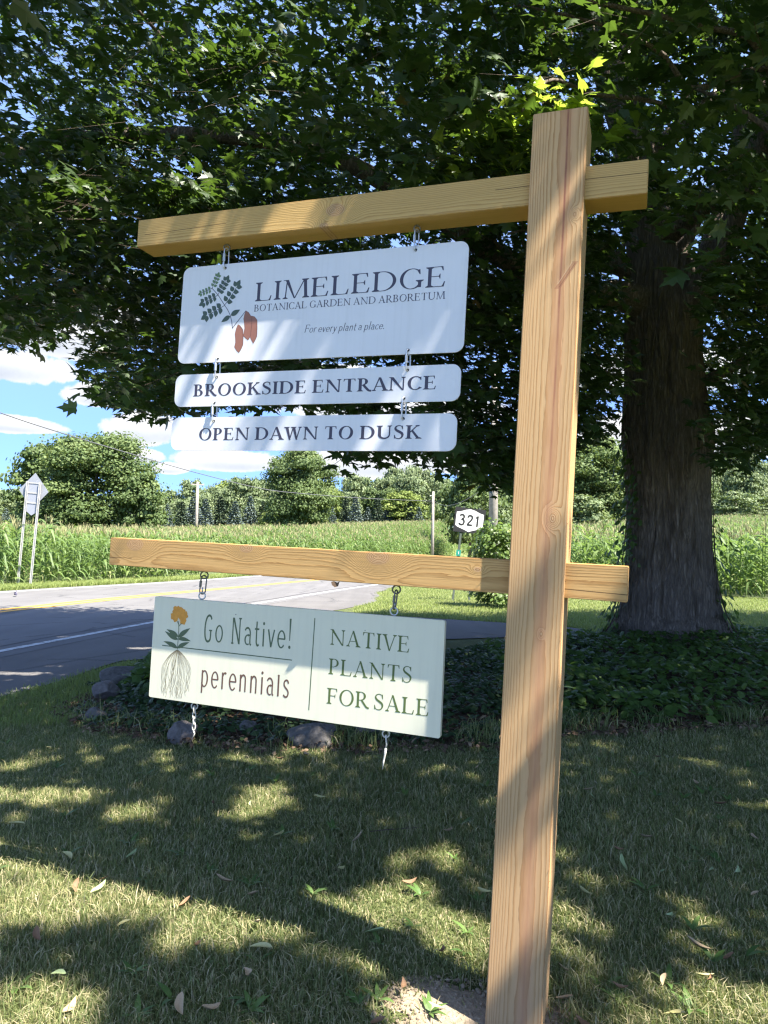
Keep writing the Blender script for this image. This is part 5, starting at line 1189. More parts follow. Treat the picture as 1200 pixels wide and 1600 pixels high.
FLK = [(lance_mesh('fallen_leaf', M['fl_yellow'], .24, .35), 'narrow yellow fallen leaf lying on the lawn'), (lance_mesh('fallen_leaf', M['fl_green'], .25, .3), 'narrow pale green fallen leaf lying on the lawn'),
       (lance_mesh('fallen_leaf', M['fl_brown'], .34, .9), 'curled rust-brown fallen leaf lying on the lawn'), (lance_mesh('fallen_leaf', M['fl_tan'], .3, .6), 'tan dry fallen leaf lying on the lawn')]
spots = [(435, 1305, 0, .9), (153, 1388, 1, .12), (408, 1484, 0, .10), (975, 1350, 1, .115), (120, 1387, 2, .07), (205, 1336, 1, .09), (532, 1357, 0, .07), (440, 1620, 3, .1), (285, 1575, 3, .11), (385, 1525, 3, .09), (1055, 1580, 0, .13), (640, 1380, 2, .08), (690, 1480, 2, .06), (520, 1342, 0, .07),
         (880, 1505, 3, .06), (1045, 1430, 1, .07), (860, 1270, 0, .09), (1010, 1310, 3, .10), (1125, 1240, 1, .09), (1085, 1225, 3, .12), (1150, 1360, 1, .08), (920, 1235, 3, .09), (905, 1190, 0, .09), (350, 1377, 3, .1), (290, 1415, 2, .08), (215, 1285, 3, .06), (330, 1255, 2, .07), (105, 1340, 0, .1),
         (75, 1160, 0, .13), (500, 1245, 0, .08), (395, 1400, 3, .08), (560, 1310, 3, .09), (700, 1300, 3, .13), (590, 1590, 2, .07), (628, 1530, 2, .06), (25, 1290, 0, .1), (1140, 1500, 2, .07), (1110, 1530, 2, .05), (310, 1480, 2, .06), (60, 1465, 2, .08), (480, 1180, 3, .09), (1060, 1285, 0, .07), (1180, 1310, 3, .07), (660, 1215, 0, .06), (745, 1200, 3, .05)]
for i in range(30):
    yy = rng.uniform(1175, 1590); spots.append((rng.uniform(0, 1200), yy, int(rng.choice([0, 1, 0, 3, 3, 2])), rng.uniform(.045, .1)))
for (ix, iy, k, L_) in spots:
    d = CF + CR * (ix - 600) / FPX - CU * (iy - 800) / FPX; q = -(EYE - .03) / d[2]; x, y = d[0] * q, d[1] * q
    L_ = min(L_, .1) * .72
    o = bpy.data.objects.new('fallen_leaf', FLK[k][0]); COL.objects.link(o); o.location = (x, y, float(terrain(x, y)) + .034); o.rotation_euler = (rng.normal(0, .25), rng.normal(0, .3), rng.uniform(0, 6.28)); o.scale = (L_, L_, L_)
    tag(o, FLK[k][1], 'fallen leaf', 'fallen leaves on the lawn')
mb = MB(); mb.tube(smooth_path([(0, 0, 0), (.07, .012, .004), (.13, .03, .002), (.2, .035, .006)], 12), [.002] * 6 + [.0012] * 6, 5); mb.tube([(.13, .03, .002), (.16, .05, .004)], .001, 4)
o = mb.build('fallen_twig', M['twig']); o.location = (-.03, 2.93, .035); tag(o, 'thin brown twig lying on the shaded lawn', 'twig')
o = bpy.data.objects.new('fallen_leaf', FLK[2][0].copy()); o.data.materials.clear(); o.data.materials.append(M['ink_navy']); COL.objects.link(o); o.location = (-9.3, 17.8, float(terrain(-9.3, 17.8)) + .09); o.scale = (.3, .3, .3); o.rotation_euler = (.4, .9, .6); tag(o, 'dark curled leaf lying alone on the sunlit road', 'fallen leaf')

# ------------------------------------------------------------------ vine on the maple trunk
vine = empty('climbing_vine', (TX - .6, TY - .3, float(terrain(TX, TY))), 'dark creeper climbing the left edge of the maple trunk', 'vine'); VL = np.array(vine.location)
mb = MB(); vp = []
for a0, zmax in ((3.35, 3.3), (3.5, 2.4), (3.2, 3.0), (5.95, 2.3), (6.15, 1.8), (5.6, 1.4)):
    z = np.linspace(.05, zmax, 24); a = a0 + .12 * np.sin(z * 2.2 + a0 * 3); q = np.interp(z, [0, .15, .35, .7, 1.2, 1.8, 2.4, 2.75, 3.3], [.93, .8, .70, .62, .58, .555, .57, .60, .57])
    Pv = np.c_[TX + q * np.cos(a), TY + q * np.sin(a), z + float(terrain(TX, TY))]; mb.tube(Pv - VL, np.linspace(.010, .004, 24), 5); vp.append(np.repeat(Pv, 5 if a0 < 4 else 2, 0))
mb.build('stem', M['twig'], vine, True)
vp = np.concatenate(vp); vp = vp[rng.random(len(vp)) < .9]; out = (vp - [TX, TY, 0]) * [1, 1, 0]; out /= np.linalg.norm(out, axis=1)[:, None]
n = len(vp); pos = vp + out * rng.uniform(.0, .14, n)[:, None] + rng.normal(0, .05, (n, 3)); fwd = out * .5 + rng.normal(0, .5, (n, 3)); fwd[:, 2] -= .8
V, F = scatter(ov, oq, pos - VL, frames(out + [0, 0, .6] + rng.normal(0, .3, (n, 3)), fwd), rng.uniform(.06, .12, n)); obj('leaves', V, F, M['creeper'], vine, {'rnd': np.repeat(rng.random(n) * .7, len(ov))})

# crumbs of dug soil round the post
import bmesh as _b
bm = _b.new(); _b.ops.create_icosphere(bm, subdivisions=1, radius=1.0); iv = np.array([v.co[:] for v in bm.verts]); it = np.array([[v.index for v in f.verts] for f in bm.faces]); bm.free()
n = 700; a = rng.random(n) * 6.28; q = np.sqrt(rng.random(n)) * 1.1; X = .25 + .25 * q * np.cos(a); Y = 1.90 + .125 * q * np.sin(a)
V, F = scatter(iv * [1, .8, .6], it, np.c_[X, Y, terrain(X, Y) + .010], frames(rng.normal(0, .5, (n, 3)) + [0, 0, 1], rng.normal(size=(n, 3))), np.abs(rng.normal(.0025, .0025, n)) + .0012)
tag(obj('soil_crumbs', V, F, M['dry_soil']), kind='stuff')

# ------------------------------------------------------------------ corn
M['corn_leaf'] = leaf_mat('corn_leaves', [(0.0, (0.060, 0.105, 0.028)), (0.5, (0.105, 0.162, 0.048)), (0.85, (0.165, 0.215, 0.075)), (1.0, (0.25, 0.24, 0.11))], .33, (.25, .38, .08), .48, .25)
M['tassel'] = plain('corn_tassel', (.27, .255, .115), .8, var=.2, scale=5)
def corn(seed, segs=5, nl=11, H=2.05):
    r_ = np.random.default_rng(seed); V = []; Q = []; mi = []; A = []; n = 0
    def ribbon(P, w, side, m, a):
        nonlocal n
        k = len(P); V.append(np.concatenate([P - side * w[:, None] / 2, P + side * w[:, None] / 2])); A.append(np.full(2 * k, a))
        for i in range(k - 1): Q.append((n + i, n + i + 1, n + k + i + 1, n + k + i)); mi.append(m)
        n += 2 * k
    for s in (np.array([1., 0, 0]), np.array([0, 1., 0])):
        z = np.linspace(0, H * .93, 3); ribbon(np.c_[0 * z, 0 * z, z], np.array([.03, .024, .012]), s, 0, .45)
    a0 = r_.random() * 3.14
    for i in range(nl):
        h = H * (.10 + .78 * i / (nl - 1)); a = a0 + math.pi * i + r_.normal(0, .35); L_ = H * r_.uniform(.34, .44) * (1 - .25 * abs(i / nl - .5)); up = r_.uniform(.5, .95); u = np.linspace(0, 1, segs + 1)
        d = np.array([math.cos(a), math.sin(a), 0]); rad = L_ * (u * .85); zz = L_ * (up * u * 1.25 - r_.uniform(.85, 1.4) * u ** 2.1)
        w = .085 * H / 2 * np.sin(np.pi * np.clip(.12 + .88 * u, 0, 1) ** .8).clip(.05)
        P = d * rad[:, None] + np.c_[0 * u, 0 * u, h + zz]; ribbon(P, w, np.array([-d[1], d[0], .25]), 0, np.clip(r_.normal(.5, .2) + (.25 if i < 2 else 0), 0, 1))
    for i in range(7):
        a = r_.random() * 6.28; t = 0 if i == 0 else r_.uniform(.25, .6); u = np.linspace(0, 1, 3); d = np.array([math.cos(a), math.sin(a), 0])
        P = d * (t * .26 * u)[:, None] + np.c_[0 * u, 0 * u, H * .92 + .27 * u * (1 - .3 * t * u)]; ribbon(P, np.array([.014, .016, .006]), np.array([-d[1], d[0], 0]), 1, .5)
    return np.concatenate(V), np.array(Q), np.array(mi), np.concatenate(A)
CT = [corn(i) for i in range(6)]; CL = [corn(40 + i, 3, 8) for i in range(5)]
# rows at the field edges, plant by plant
edge = []
for row in range(3):
    for y in np.arange(16.5, 34, .30 + .05 * row):
        x = float(near_line(y)) - 9.7 - .72 * row; edge.append((x + rng.normal(0, .05), y + rng.normal(0, .06), 0))
    for x in np.arange(5.6, 14.5, .28 + .06 * row):
        edge.append((x + rng.normal(0, .05), float(right_front(x)) + .15 + .74 * row + rng.normal(0, .06), 1))
E_ = np.array(edge); ex_, ey_, ed_ = project(np.c_[E_[:, 0], E_[:, 1], np.full(len(E_), 1.6)])
vis = (ed_ > 0) & (((ex_ > -30) & (ex_ < 420)) & (E_[:, 2] == 0) | ((ex_ > 800) & (ex_ < 1230) & (E_[:, 2] == 1)))
idx = np.where(vis)[0]; idx = idx[np.argsort(ed_[idx])][:300]; rest = [i for i in np.where(vis)[0] if i not in set(idx)]
cm = [mesh_data('corn_plant', v, q, [M['corn_leaf'], M['tassel']], {'rnd': a}, False, m) for v, q, m, a in CT]
for i in idx:
    x, y, f = E_[i]; o = bpy.data.objects.new('corn_plant', cm[int(rng.integers(0, 6))]); COL.objects.link(o); o.location = at_ground(x, y); s = rng.normal(.97 if f == 0 else 1.04, .05); o.scale = (s, s, s); o.rotation_euler = (rng.normal(0, .04), rng.normal(0, .04), rng.uniform(0, 6.28))
    tag(o, ('tall tasselled corn plant at the front of the field across the road' if f == 0 else 'tall leafy corn plant at the front of the field behind the maple'), 'corn plant', 'corn plants along the field edges')
pts = [(E_[i][0], E_[i][1]) for i in rest]
def rows(mask, n, x0, x1, y0, y1):
    X = rng.uniform(x0, x1, n); Y = rng.uniform(y0, y1, n); ok = mask(X, Y); return np.c_[X, Y][ok]
def corn_mass(pts, T, scale, name='corn_field'):
    pts = np.asarray(pts); Vs = []; Qs = []; Ms = []; As = []; n0 = 0; k = rng.integers(0, len(T), len(pts))
    for j in range(len(T)):
        v, q, m, a = T[j]; p = pts[k == j]; n = len(p)
        if not n: continue
        an = rng.random(n) * 6.28; s = scale * rng.normal(1, .07, n); Rm = np.zeros((n, 3, 3)); Rm[:, 0, 0] = np.cos(an); Rm[:, 0, 1] = -np.sin(an); Rm[:, 1, 0] = np.sin(an); Rm[:, 1, 1] = np.cos(an); Rm[:, 2, 2] = 1
        V, F = scatter(v, q, np.c_[p, terrain(p[:, 0], p[:, 1])], Rm, s); Vs.append(V); Qs.append(F + n0); Ms.append(np.tile(m, n)); As.append(np.tile(a, n) + np.repeat(rng.normal(0, .08, n), len(a))); n0 += len(V)
    return tag(obj(name, np.concatenate(Vs), np.concatenate(Qs), [M['corn_leaf'], M['tassel']], None, {'rnd': np.clip(np.concatenate(As), 0, 1)}, False, np.concatenate(Ms)), kind='stuff')
near_mass = list(pts)
P = rows(lambda x, y: (x - near_line(y) < -11.7) & (x > -.62 * y - 2) & (x - near_line(y) > -30), 9000, -45, -2, 14, 60); near_mass += list(P)
P = rows(lambda x, y: in_right_field(x, y) & (y > right_front(x) + 2.2) & (y < right_front(x) + 16) & (x < .62 * y), 5200, 4.5, 30, 17, 46); near_mass += list(P)
corn_mass(near_mass, CL, 1.0)
far_pts = []
P = rows(lambda x, y: (x - near_line(y) < -11) & (x > -.62 * y - 2), 12000, -85, 10, 50, 126); far_pts += list(P)
P = rows(lambda x, y: (x - near_line(y) > 4.6) & (y > right_front(x) + 14) & (x < .62 * y + 2) & (x > 4), 11000, 4, 84, 34, 128); far_pts += list(P)
P = rows(lambda x, y: (x - near_line(y) > -30) & (y > 62) & (x < 34) & (x > -8) & (np.abs(x - near_line(y) + 4) > 7), 6000, -8, 34, 62, 128); far_pts += list(P)
corn_mass(far_pts, [corn(80 + i, 2, 6) for i in range(3)], 1.12, 'far_corn_field')
M['field'] = plain('field_soil_and_stalks', (.085, .105, .035), .95, var=.4, scale=4)
def sheet(name, xs, ys, mask, lift, mat):
    V, F = grid_mesh(xs, ys, lambda x, y: terrain(x, y) + lift); c = V[F].mean(1); F = F[mask(c[:, 0], c[:, 1])]
    used = np.unique(F); mp_ = np.zeros(len(V), int); mp_[used] = np.arange(len(used)); return tag(obj(name, V[used], mp_[F], mat, None, None, True), kind='structure')
sheet('field', np.arange(-120, 2, 1.0), np.arange(10, 132, 1.0), in_left_field, .03, M['field'])
sheet('field', np.arange(4, 130, 1.0), np.arange(16, 132, 1.0), in_right_field, .03, M['field'])
M['track'] = plain('dirt_track', (.40, .29, .18), .95, var=.25, scale=2)
tv_ = np.array([(8.2, 58), (9.6, 58), (12.6, 84), (11.0, 84)], float); u = np.linspace(0, 1, 14)
L_ = tv_[0] + (tv_[3] - tv_[0]) * u[:, None] + np.c_[np.sin(u * 3) * .8, 0 * u]; R__ = tv_[1] + (tv_[2] - tv_[1]) * u[:, None] + np.c_[np.sin(u * 3) * .8, 0 * u]; V = np.concatenate([L_, R__]); V = np.c_[V, terrain(V[:, 0], V[:, 1]) + .06]
tag(obj('dirt_track', V, np.array([(i, i + 1, 15 + i, 14 + i) for i in range(13)]), M['track']), kind='structure')

# ------------------------------------------------------------------ trees beyond the fields
def tree_mat(name, a, b_, c): return leaf_mat(name, [(0.0, a), (.55, b_), (1.0, c)], .22, (.22, .30, .06), .6, .25)
M['tree_green'] = tree_mat('broadleaf_crown', (.050, .080, .026), (.092, .132, .042), (.145, .185, .062))
M['tree_pale'] = tree_mat('pale_broadleaf_crown', (.10, .138, .06), (.155, .195, .09), (.215, .25, .125))
M['tree_lime'] = tree_mat('lime_green_crown', (.09, .13, .025), (.15, .19, .04), (.21, .25, .06))
M['spruce_blue'] = leaf_mat('blue_spruce', [(0.0, (.06, .082, .07)), (.6, (.105, .138, .122)), (1.0, (.16, .20, .185))], 0.0, rough=.7, spec=.2)
M['spruce_dark'] = leaf_mat('dark_spruce', [(0.0, (.022, .038, .022)), (.6, (.045, .068, .040)), (1.0, (.075, .10, .06))], 0.0, rough=.7, spec=.2)
M['far_bark'] = plain('far_bark', (.14, .115, .09), .95, var=.3, scale=3)
def crown_mesh(name, seed, nb, nleaf, leaf, mat, shape='round', low=.16):
    """unit tree: height 1, crown about 1 wide; lumps of leaf clumps with gaps between"""
    r_ = np.random.default_rng(seed); P = []; Nn = []; sh = []
    for b in range(nb):
        t = (b + .5) / nb; z = low + .10 + (.88 - low) * t ** .9
        prof = {'round': math.sqrt(max(.03, 1 - ((z - .50) / .53) ** 2)), 'tall': .75 * math.sqrt(max(.05, 1 - ((z - .52) / .54) ** 2)), 'wide': math.sqrt(max(.03, 1 - ((z - .46) / .58) ** 2)), 'loose': .8 * math.sqrt(max(.05, 1 - ((z - .55) / .55) ** 2))}[shape]
        a = b * 2.399 + r_.normal(0, .3); q = .36 * prof * math.sqrt(r_.uniform(.15, 1)); c = np.array([q * math.cos(a), q * math.sin(a), z]); rad = np.array([.17, .17, .085 if shape != 'tall' else .10]) * r_.uniform(.7, 1.2) * (.6 + .5 * prof)
        n = int(nleaf / nb * r_.uniform(.7, 1.3)); d = r_.normal(size=(n, 3)); d /= np.linalg.norm(d, axis=1)[:, None]; d[:, 2] = np.where(d[:, 2] < -.2, d[:, 2] * .5, d[:, 2])
        rr = np.where(r_.random(n) < .14, r_.uniform(1.1, 1.5, n), r_.uniform(.45, 1.12, n))[:, None]; P.append(c + d * rad * rr); Nn.append(d + [0, 0, .35]); sh.append(np.full(n, np.clip(r_.normal(.5, .16), 0, 1)))
    P = np.concatenate(P); Nn = np.concatenate(Nn); sh = np.concatenate(sh); n = len(P); ok = P[:, 2] > low * .55; P, Nn, sh = P[ok], Nn[ok], sh[ok]; n = len(P)
    tv = np.array([(-.5, 0, 0), (-.15, .35, .05), (.1, .55, -.03), (.5, .12, 0), (.35, -.35, .06), (-.2, -.5, -.04)]); tf = [(0, 1, 5), (1, 2, 3), (1, 3, 4), (1, 4, 5)]
    V, F = scatter(tv, tf, P, frames(Nn + r_.normal(0, .55, (n, 3)), r_.normal(size=(n, 3))), leaf * r_.uniform(.6, 1.35, n))
    return mesh_data(name, V, F, [mat], {'rnd': np.repeat(np.clip(sh + r_.normal(0, .13, n), 0, 1), len(tv))})
def trunk_mesh(seed, low, wid=.022):
    r_ = random.Random(seed); mb = MB(); mb.tube([(0, 0, -.03), (.004, 0, .15), (-.004, .005, .4), (.0, 0, .7)], [wid * 1.3, wid, wid * .7, wid * .3], 8)
    for i in range(7):
        a = i * 2.4; z = low + .06 + i * .055; mb.tube([(0, 0, z), (.12 * math.cos(a), .12 * math.sin(a), z + .07), (.27 * math.cos(a), .27 * math.sin(a), z + .12)], [wid * .45, wid * .3, wid * .1], 5)
    return mesh_data('trunk', np.concatenate(mb.V), [np.concatenate(mb.Q), np.concatenate(mb.T)], [M['far_bark']], None, True)
def far_tree(name, x, y, h, w, cmesh, tmesh, label, cat='tree', group=None, rot=None, sink=0.0):
    e = empty(name, (x, y, float(terrain(x, y)) - sink), label, cat, group); e.rotation_euler = (0, 0, rng.uniform(0, 6.28) if rot is None else rot); e.scale = (w, w, h)
    for nm, me in (('trunk', tmesh), ('crown', cmesh)):
        o = bpy.data.objects.new(nm, me); COL.objects.link(o); o.parent = e
    return e
def spruce_mesh(name, seed, mat, n=2600):
    r_ = np.random.default_rng(seed); tier = r_.integers(0, 17, n); z = .05 + .93 * (tier / 17) ** .95; a = r_.random(n) * 6.283; Rm = .5 * (1 - z) ** .85 + .015
    Rm = Rm * (1 + .18 * np.sin(a * 7 + tier * 2.1)); q = Rm * np.sqrt(r_.uniform(.12, 1, n)); P = np.c_[q * np.cos(a), q * np.sin(a), z - .13 * q + r_.normal(0, .008, n)]; out = np.c_[np.cos(a), np.sin(a), np.full(n, -.25)]
    tv = np.array([(-.18, -.5, 0), (.18, -.5, 0), (.22, .1, -.06), (0, .6, .04), (-.22, .1, -.06)]); tf = [(0, 1, 2), (0, 2, 4), (4, 2, 3)]
    V, F = scatter(tv, tf, P, frames(np.c_[r_.normal(0, .3, n), r_.normal(0, .3, n), np.ones(n)], out + r_.normal(0, .2, (n, 3))), .085 * (1.15 - .5 * z))
    return mesh_data(name, V, F, [mat], {'rnd': np.clip(r_.normal(.5, .2, n) + (q / Rm - .6) * .3, 0, 1).repeat(len(tv))})
TM = [trunk_mesh(1, .16), trunk_mesh(2, .25, .016), trunk_mesh(3, .1)]
BIG1 = crown_mesh('crown', 11, 46, 42000, .0175, M['tree_green'], 'wide', .06); BIG2 = crown_mesh('crown', 12, 40, 36000, .019, M['tree_green'], 'round', .06)
MED = [crown_mesh('crown', 20 + i, 24, 7500, .036, M[m], s, l) for i, (m, s, l) in enumerate([('tree_green', 'round', .10), ('tree_pale', 'tall', .12), ('tree_pale', 'loose', .2), ('tree_green', 'tall', .15), ('tree_lime', 'round', .05), ('tree_pale', 'round', .08)])]
SPB = spruce_mesh('crown', 31, M['spruce_blue']); SPD = spruce_mesh('crown', 32, M['spruce_dark'])
ST = trunk_mesh(5, .1, .012)
def px2(x, y, Y):
    """world x of a tree standing Y metres away whose picture column is x"""
    d = CF + CR * (x - 600) / FPX - CU * (y - 800) / FPX; return d[0] / d[1] * Y
def top_h(x, ytop, Y):
    d = CF + CR * (x - 600) / FPX - CU * (ytop - 800) / FPX; return EYE + d[2] / d[1] * Y - float(terrain(px2(x, ytop, Y), Y))
# the two big field trees, and those beside them
far_tree('field_tree', px2(150, 760, 72), 72, top_h(150, 683, 72), 13.5, BIG1, TM[2], 'largest round dark green tree behind the diamond sign, on the left', 'tree', None, 1.0)
far_tree('field_tree', px2(70, 760, 74), 74, top_h(60, 700, 74), 8.6, MED[0], TM[0], 'looser tree growing against the left side of the largest tree', 'tree')
far_tree('field_tree', px2(222, 790, 70), 70, top_h(222, 738, 70), 6.0, MED[3], TM[0], 'narrow darker tree against the right side of the largest tree', 'tree')
far_tree('field_tree', px2(470, 770, 92), 92, top_h(470, 702, 92), 10.9, BIG2, TM[2], 'rounded tree standing alone in the corn field below the white boards', 'tree', None, 2.2)
far_tree('field_tree', px2(925, 770, 74), 74, top_h(925, 690, 74), 12.0, BIG2, TM[0], 'pale broad tree between the sign post and the maple trunk', 'tree')
far_tree('field_tree', px2(735, 780, 88), 88, top_h(740, 738, 88), 9.0, MED[0], TM[0], 'dense green tree behind the route number sign', 'tree')
# rows of spruces
sp = [(10, 792, 95), (285, 780, 118), (303, 772, 122), (322, 776, 118), (345, 772, 120), (368, 780, 118), (392, 772, 120), (412, 780, 118), (262, 785, 122), (520, 790, 118), (540, 778, 120), (556, 772, 118), (575, 790, 122), (590, 768, 118), (606, 786, 122), (655, 790, 118), (640, 776, 122)]
for i, (x, yt, Y) in enumerate(sp):
    blue = i % 3 != 1; h = top_h(x, yt, Y); far_tree('spruce_tree', px2(x, yt, Y), Y, h, h * rng.uniform(.52, .66), SPB if blue else SPD, ST, 'blue-grey spruce in the row in front of the far wood' if blue else 'dark green spruce in the row in front of the far wood', 'spruce', 'spruces before the far wood')
# the far wood, tree by tree
def yt_at(x): return np.interp(x, [-120, 0, 40, 250, 275, 330, 380, 420, 520, 560, 600, 640, 690, 730, 790, 860, 960, 1110, 1140, 1170, 1200, 1330], [770, 765, 770, 765, 760, 752, 745, 750, 752, 742, 738, 722, 738, 745, 745, 735, 730, 712, 705, 715, 718, 710])
k = 0
for row in range(3):
    for x in np.arange(-110, 1330, 27 if row else 33):
        xx = x + rng.normal(0, 7); Y = 132 + 9 * row + rng.uniform(-3, 3); yt = yt_at(xx) + rng.normal(3, 9) + (2 - row) * 10
        if 30 < xx < 245 and row < 2: continue
        h = max(5, top_h(xx, yt, Y)); j = int(rng.choice([1, 2, 3, 5, 1, 0, 4], p=[.25, .24, .08, .24, .08, .06, .05]))
        lab = {0: 'rounded green tree in the far wood beyond the corn', 1: 'slim pale green tree in the far wood beyond the corn', 2: 'loose airy pale tree in the far wood beyond the corn', 3: 'slim dark green tree in the far wood beyond the corn', 4: 'bright lime green tree in the far wood beyond the corn', 5: 'rounded pale green tree in the far wood beyond the corn'}[j]
        far_tree('wood_tree', px2(xx, yt, Y), Y, h, min(h * .85, 7.5) * rng.uniform(.75, 1.1), MED[j], TM[1 if j in (1, 2, 3) else 0], lab, 'tree', 'trees of the far wood', None, .4)
for x, yt, Y in ((628, 770, 124), (432, 800, 112), (600, 800, 124), (1150, 770, 120), (1190, 775, 122), (1120, 780, 124), (905, 775, 70), (960, 790, 78)):
    h = top_h(x, yt, Y); far_tree('field_shrub', px2(x, yt, Y), Y, h, h * 1.3, MED[4] if x in (628, 432) else MED[0] if x < 700 else MED[5], TM[2], 'bushy low tree at the foot of the far wood', 'shrub', 'low trees at the edge of the wood')

# ------------------------------------------------------------------ poles and wire
M['pole'] = plain('weathered_pole_wood', (.30, .265, .225), .9, var=.3, scale=6); M['wire'] = plain('grey_wire', (.10, .10, .10), .6)
def pole(x, y, h, r, label, arm=None):
    e = empty('utility_pole', at_ground(x, y), label, 'pole', 'utility poles'); mb = MB(); mb.tube([(0, 0, -.4), (0, 0, h * .5), (0, 0, h)], [r * 1.2, r, r * .8], 10); mb.build('pole', M['pole'], e, True)
    if arm: mb = MB(); mb.box((0, 0, h - .35), (arm, .12, .14), M=[[.9, -.4, 0], [.4, .9, 0], [0, 0, 1]]); mb.build('crossarm', M['pole'], e); mb = MB(); [mb.tube([(sx * arm * .42, sx * arm * .18, h - .3), (sx * arm * .42, sx * arm * .18, h - .08)], [.05, .04], 6) for sx in (-1, 1)]; mb.build('insulators', M['galv'], e)
    else:
        mb = MB(); mb.tube([(-r * .9, 0, h - .5), (-r * 2.2, 0, h - .5)], .03, 6); mb.build('bracket', M['galv'], e)
    return e
pole(px2(309, 755, 92), 92, top_h(309, 753, 92), .20, 'thin pale utility pole with a crossarm in the field left of the lone tree', 1.7)
pole(px2(677, 770, 80), 80, top_h(677, 768, 80), .17, 'slim grey utility pole left of the route number sign', None)
pole(4.4, 28.2, 9.0, .17, 'thicker weathered utility pole behind the shrub, its top lost in the maple leaves', None)
wp_ = np.array([(-15.6, 21.5, 6.55), (-14.05, 25.36, 5.97), (-13.01, 28.23, 5.71), (-11.71, 31.81, 5.46), (-9.88, 36.84, 5.16), (-7.54, 43.28, 4.95), (-5.41, 49.14, 5.16), (-2.15, 58.13, 5.65), (1.21, 67.36, 6.26), (5.5, 79.9, 7.12)])
mb = MB(); mb.tube(smooth_path(wp_, 60), .022, 5); tag(mb.build('utility_wire', M['wire'], None, True), 'long sagging utility wire crossing the sky on the left to the slim pole', 'wire')
a_ = np.array([5.7, 80., float(terrain(5.7, 80)) + top_h(677, 768, 80) - 1.0]); b_ = np.array([4.5, 28.3, 4.2]); mb = MB(); u = np.linspace(0, 1, 20)[:, None]; mb.tube(a_ + (b_ - a_) * u - [0, 0, 1] * (1.6 * 4 * u * (1 - u)) * .5, .018, 5); tag(mb.build('utility_wire', M['wire'], None, True), 'short utility wire from the slim pole towards the thicker pole', 'wire')

# ------------------------------------------------------------------ road signs
M['sign_back'] = plain('bare_aluminium_sign_back', (.27, .285, .315), .5, metal=.1, var=.1, scale=8); M['sign_steel'] = plain('galvanised_sign_post', (.50, .49, .47), .55, metal=.4, var=.2, scale=12)
ds = empty('diamond_sign', at_ground(-11.38, 22.3), 'diamond-shaped road sign seen from the back on two leaning posts before the corn', 'road sign')
ds.rotation_euler = (R(2), R(3.4), R(4)); ds.scale = (.92, .92, .96); dz = float(terrain(-11.2, 22.3))
mb = MB(); mb.plate([(0, -.60), (.50, 0), (0, .60), (-.50, 0)][::-1], -.004, .004); o = mb.build('diamond_plate', M['sign_back'], ds); o.location = (.05, .06, 3.20)
mb = MB(); mb.plate([(-.22, .42), (-.22, -.5), (0, -.66), (.22, -.5), (.22, .42)], -.004, .004); o = mb.build('shield_plate', plain('grey_sign_back', (.34, .355, .40), .5, metal=.3), ds); o.location = (.06, .02, 3.04)
for sx in (-1, 1):
    mb = MB(); mb.box((0, -.012, 1.60), (.07, .02, 3.8)); mb.box((-.028, -.03, 1.60), (.012, .034, 3.8)); mb.box((.028, -.03, 1.60), (.012, .034, 3.8)); o = mb.build('post', M['sign_steel'], ds); o.location = (.06 + sx * .21, -.0, 0)
for z in (3.46, 3.13, 2.80): mb = MB(); mb.box((.06, .012, z), (.62 if z == 2.95 else .5, .02, .045)); mb.build('brace', M['sign_steel'], ds)
M['sign_black'] = plain('black_sign_face', (.022, .022, .026), .5); M['sign_white'] = plain('white_sign_face', (.74, .75, .76), .5); M['marker'] = plain('teal_marker', (.02, .24, .19), .5)
sx_, sy_ = 2.13, 18.0; rs = empty('route_sign', at_ground(1.95, sy_), 'black route sign with a white shield reading 321, half hidden by the shrub', 'road sign'); zc = 2.04 - float(terrain(1.95, sy_)) 
rs.rotation_euler = (R(3), R(5.5), R(8))
Wd, Hd = .80, .63
mb = MB(); mb.plate([(-Wd / 2, -Hd / 2), (Wd / 2, -Hd / 2), (Wd / 2, Hd / 2), (-Wd / 2, Hd / 2)], 0, .004); fb = mb.build('sign_face', M['sign_black'], rs); fb.location = (0.02, -.04, zc)
hx = [(-.355, .19), (-.24, .215), (-.12, .265), (0, .29), (.12, .265), (.24, .215), (.355, .19), (.36, 0), (.355, -.15), (.30, -.185), (.10, -.25), (0, -.29), (-.10, -.25), (-.30, -.185), (-.355, -.15), (-.36, 0)]
flat(fb, 'shield', [hx], M['sign_white'], -.003)
tx = Pen(T=.155, t=.155, serif=False).text('321', .13); tx.place(-.275, .265, -.13, -.13, .27, M['sign_black'], 'number', fb, -.0055)
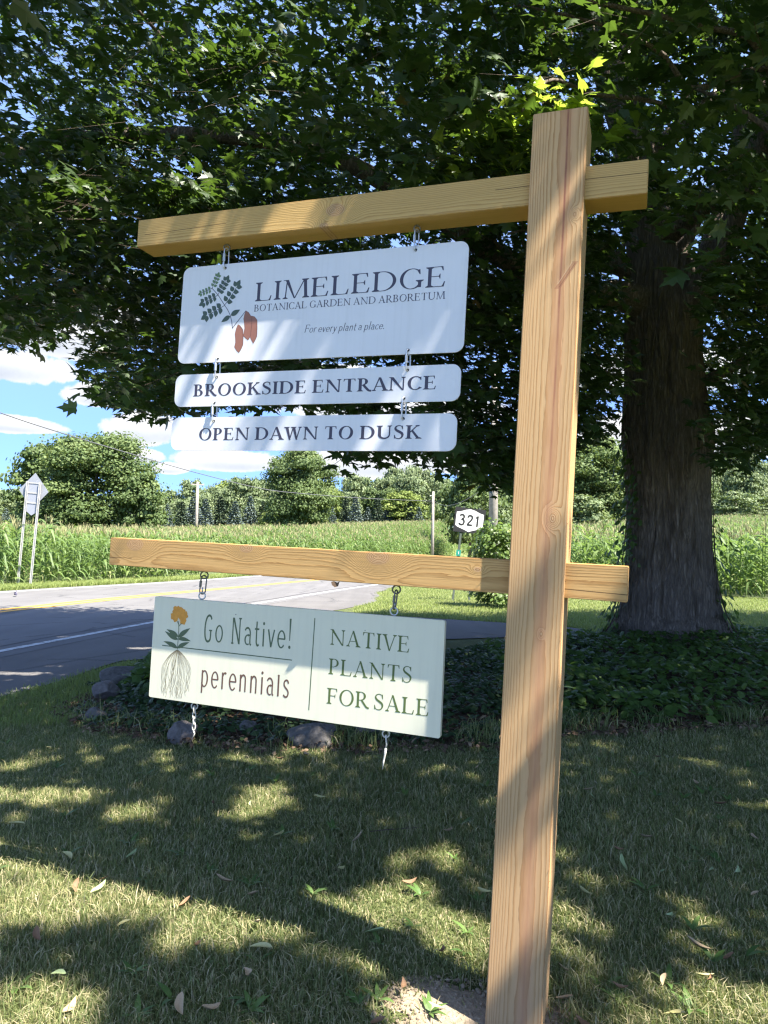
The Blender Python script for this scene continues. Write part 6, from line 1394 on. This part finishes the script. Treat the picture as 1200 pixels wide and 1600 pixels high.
flat(fb, 'bolt', [[(dx_ + .012 * math.cos(a), z_ + .012 * math.sin(a)) for a in np.linspace(0, 6, 8)] for dx_, z_ in ((0, .2), (0, -.21))], M['galv'], -.007)
for xx in (-.16, .26): mb = MB(); mb.box((xx, -.012, zc / 2 + .1), (.05, .03, zc + .5)); mb.build('post', plain('dark_green_post', (.08, .10, .085), .6), rs)
mb = MB(); mb.plate([(-.06, -.075), (.06, -.075), (.06, .075), (-.06, .075)], 0, .004); o = mb.build('marker_plate', M['marker'], rs); o.location = (-.17, -.05, 1.22)
tx = Pen(T=.16, t=.16, serif=False).text('1', .1); tx.place(-.015, .02, -.035, -.035, .07, M['sign_white'], 'marker_figure', o, -.003)
# shrub in front of the route sign
sh = empty('roadside_shrub', at_ground(2.66, 16.2), 'leafy green shrub in front of the route number sign beside the sign post', 'shrub'); n = 3600
r_ = np.random.default_rng(77); P = []
for b in range(26):
    a = b * 2.4; z = .12 + 1.75 * (b / 26) ** .9; q = .62 * math.sqrt(max(.06, 1 - ((z - .8) / 1.25) ** 2)) * math.sqrt(r_.uniform(.1, 1)); c = np.array([q * math.cos(a), q * math.sin(a), z]); d = r_.normal(size=(n // 26, 3)); d /= np.linalg.norm(d, axis=1)[:, None]; P.append(c + d * r_.uniform(.4, 1.1, (n // 26, 1)) * [.28, .28, .2])
P = np.concatenate(P); P = P[P[:, 2] > .03]; n = len(P); V, F = scatter(ov, oq, P, frames(P * [1, 1, 0] + [0, 0, .7] + r_.normal(0, .4, (n, 3)), P * [1, 1, 0] + r_.normal(0, .5, (n, 3)) - [0, 0, .3]), r_.uniform(.07, .14, n))
obj('foliage', V, F, leaf_mat('shrub_leaves', [(0.0, (.06, .10, .025)), (.6, (.10, .155, .035)), (1, (.16, .21, .055))], .3, (.28, .4, .07), .45, .4), sh, {'rnd': np.repeat(np.clip(r_.normal(.5, .25, n), 0, 1), len(ov))})
mb = MB(); [mb.tube([(0, 0, -.05), (.1 * math.cos(a), .1 * math.sin(a), .6), (.3 * math.cos(a), .3 * math.sin(a), 1.4)], [.02, .015, .006], 5) for a in (0, 1.3, 2.6, 3.9, 5.2)]; mb.build('stems', M['twig'], sh)
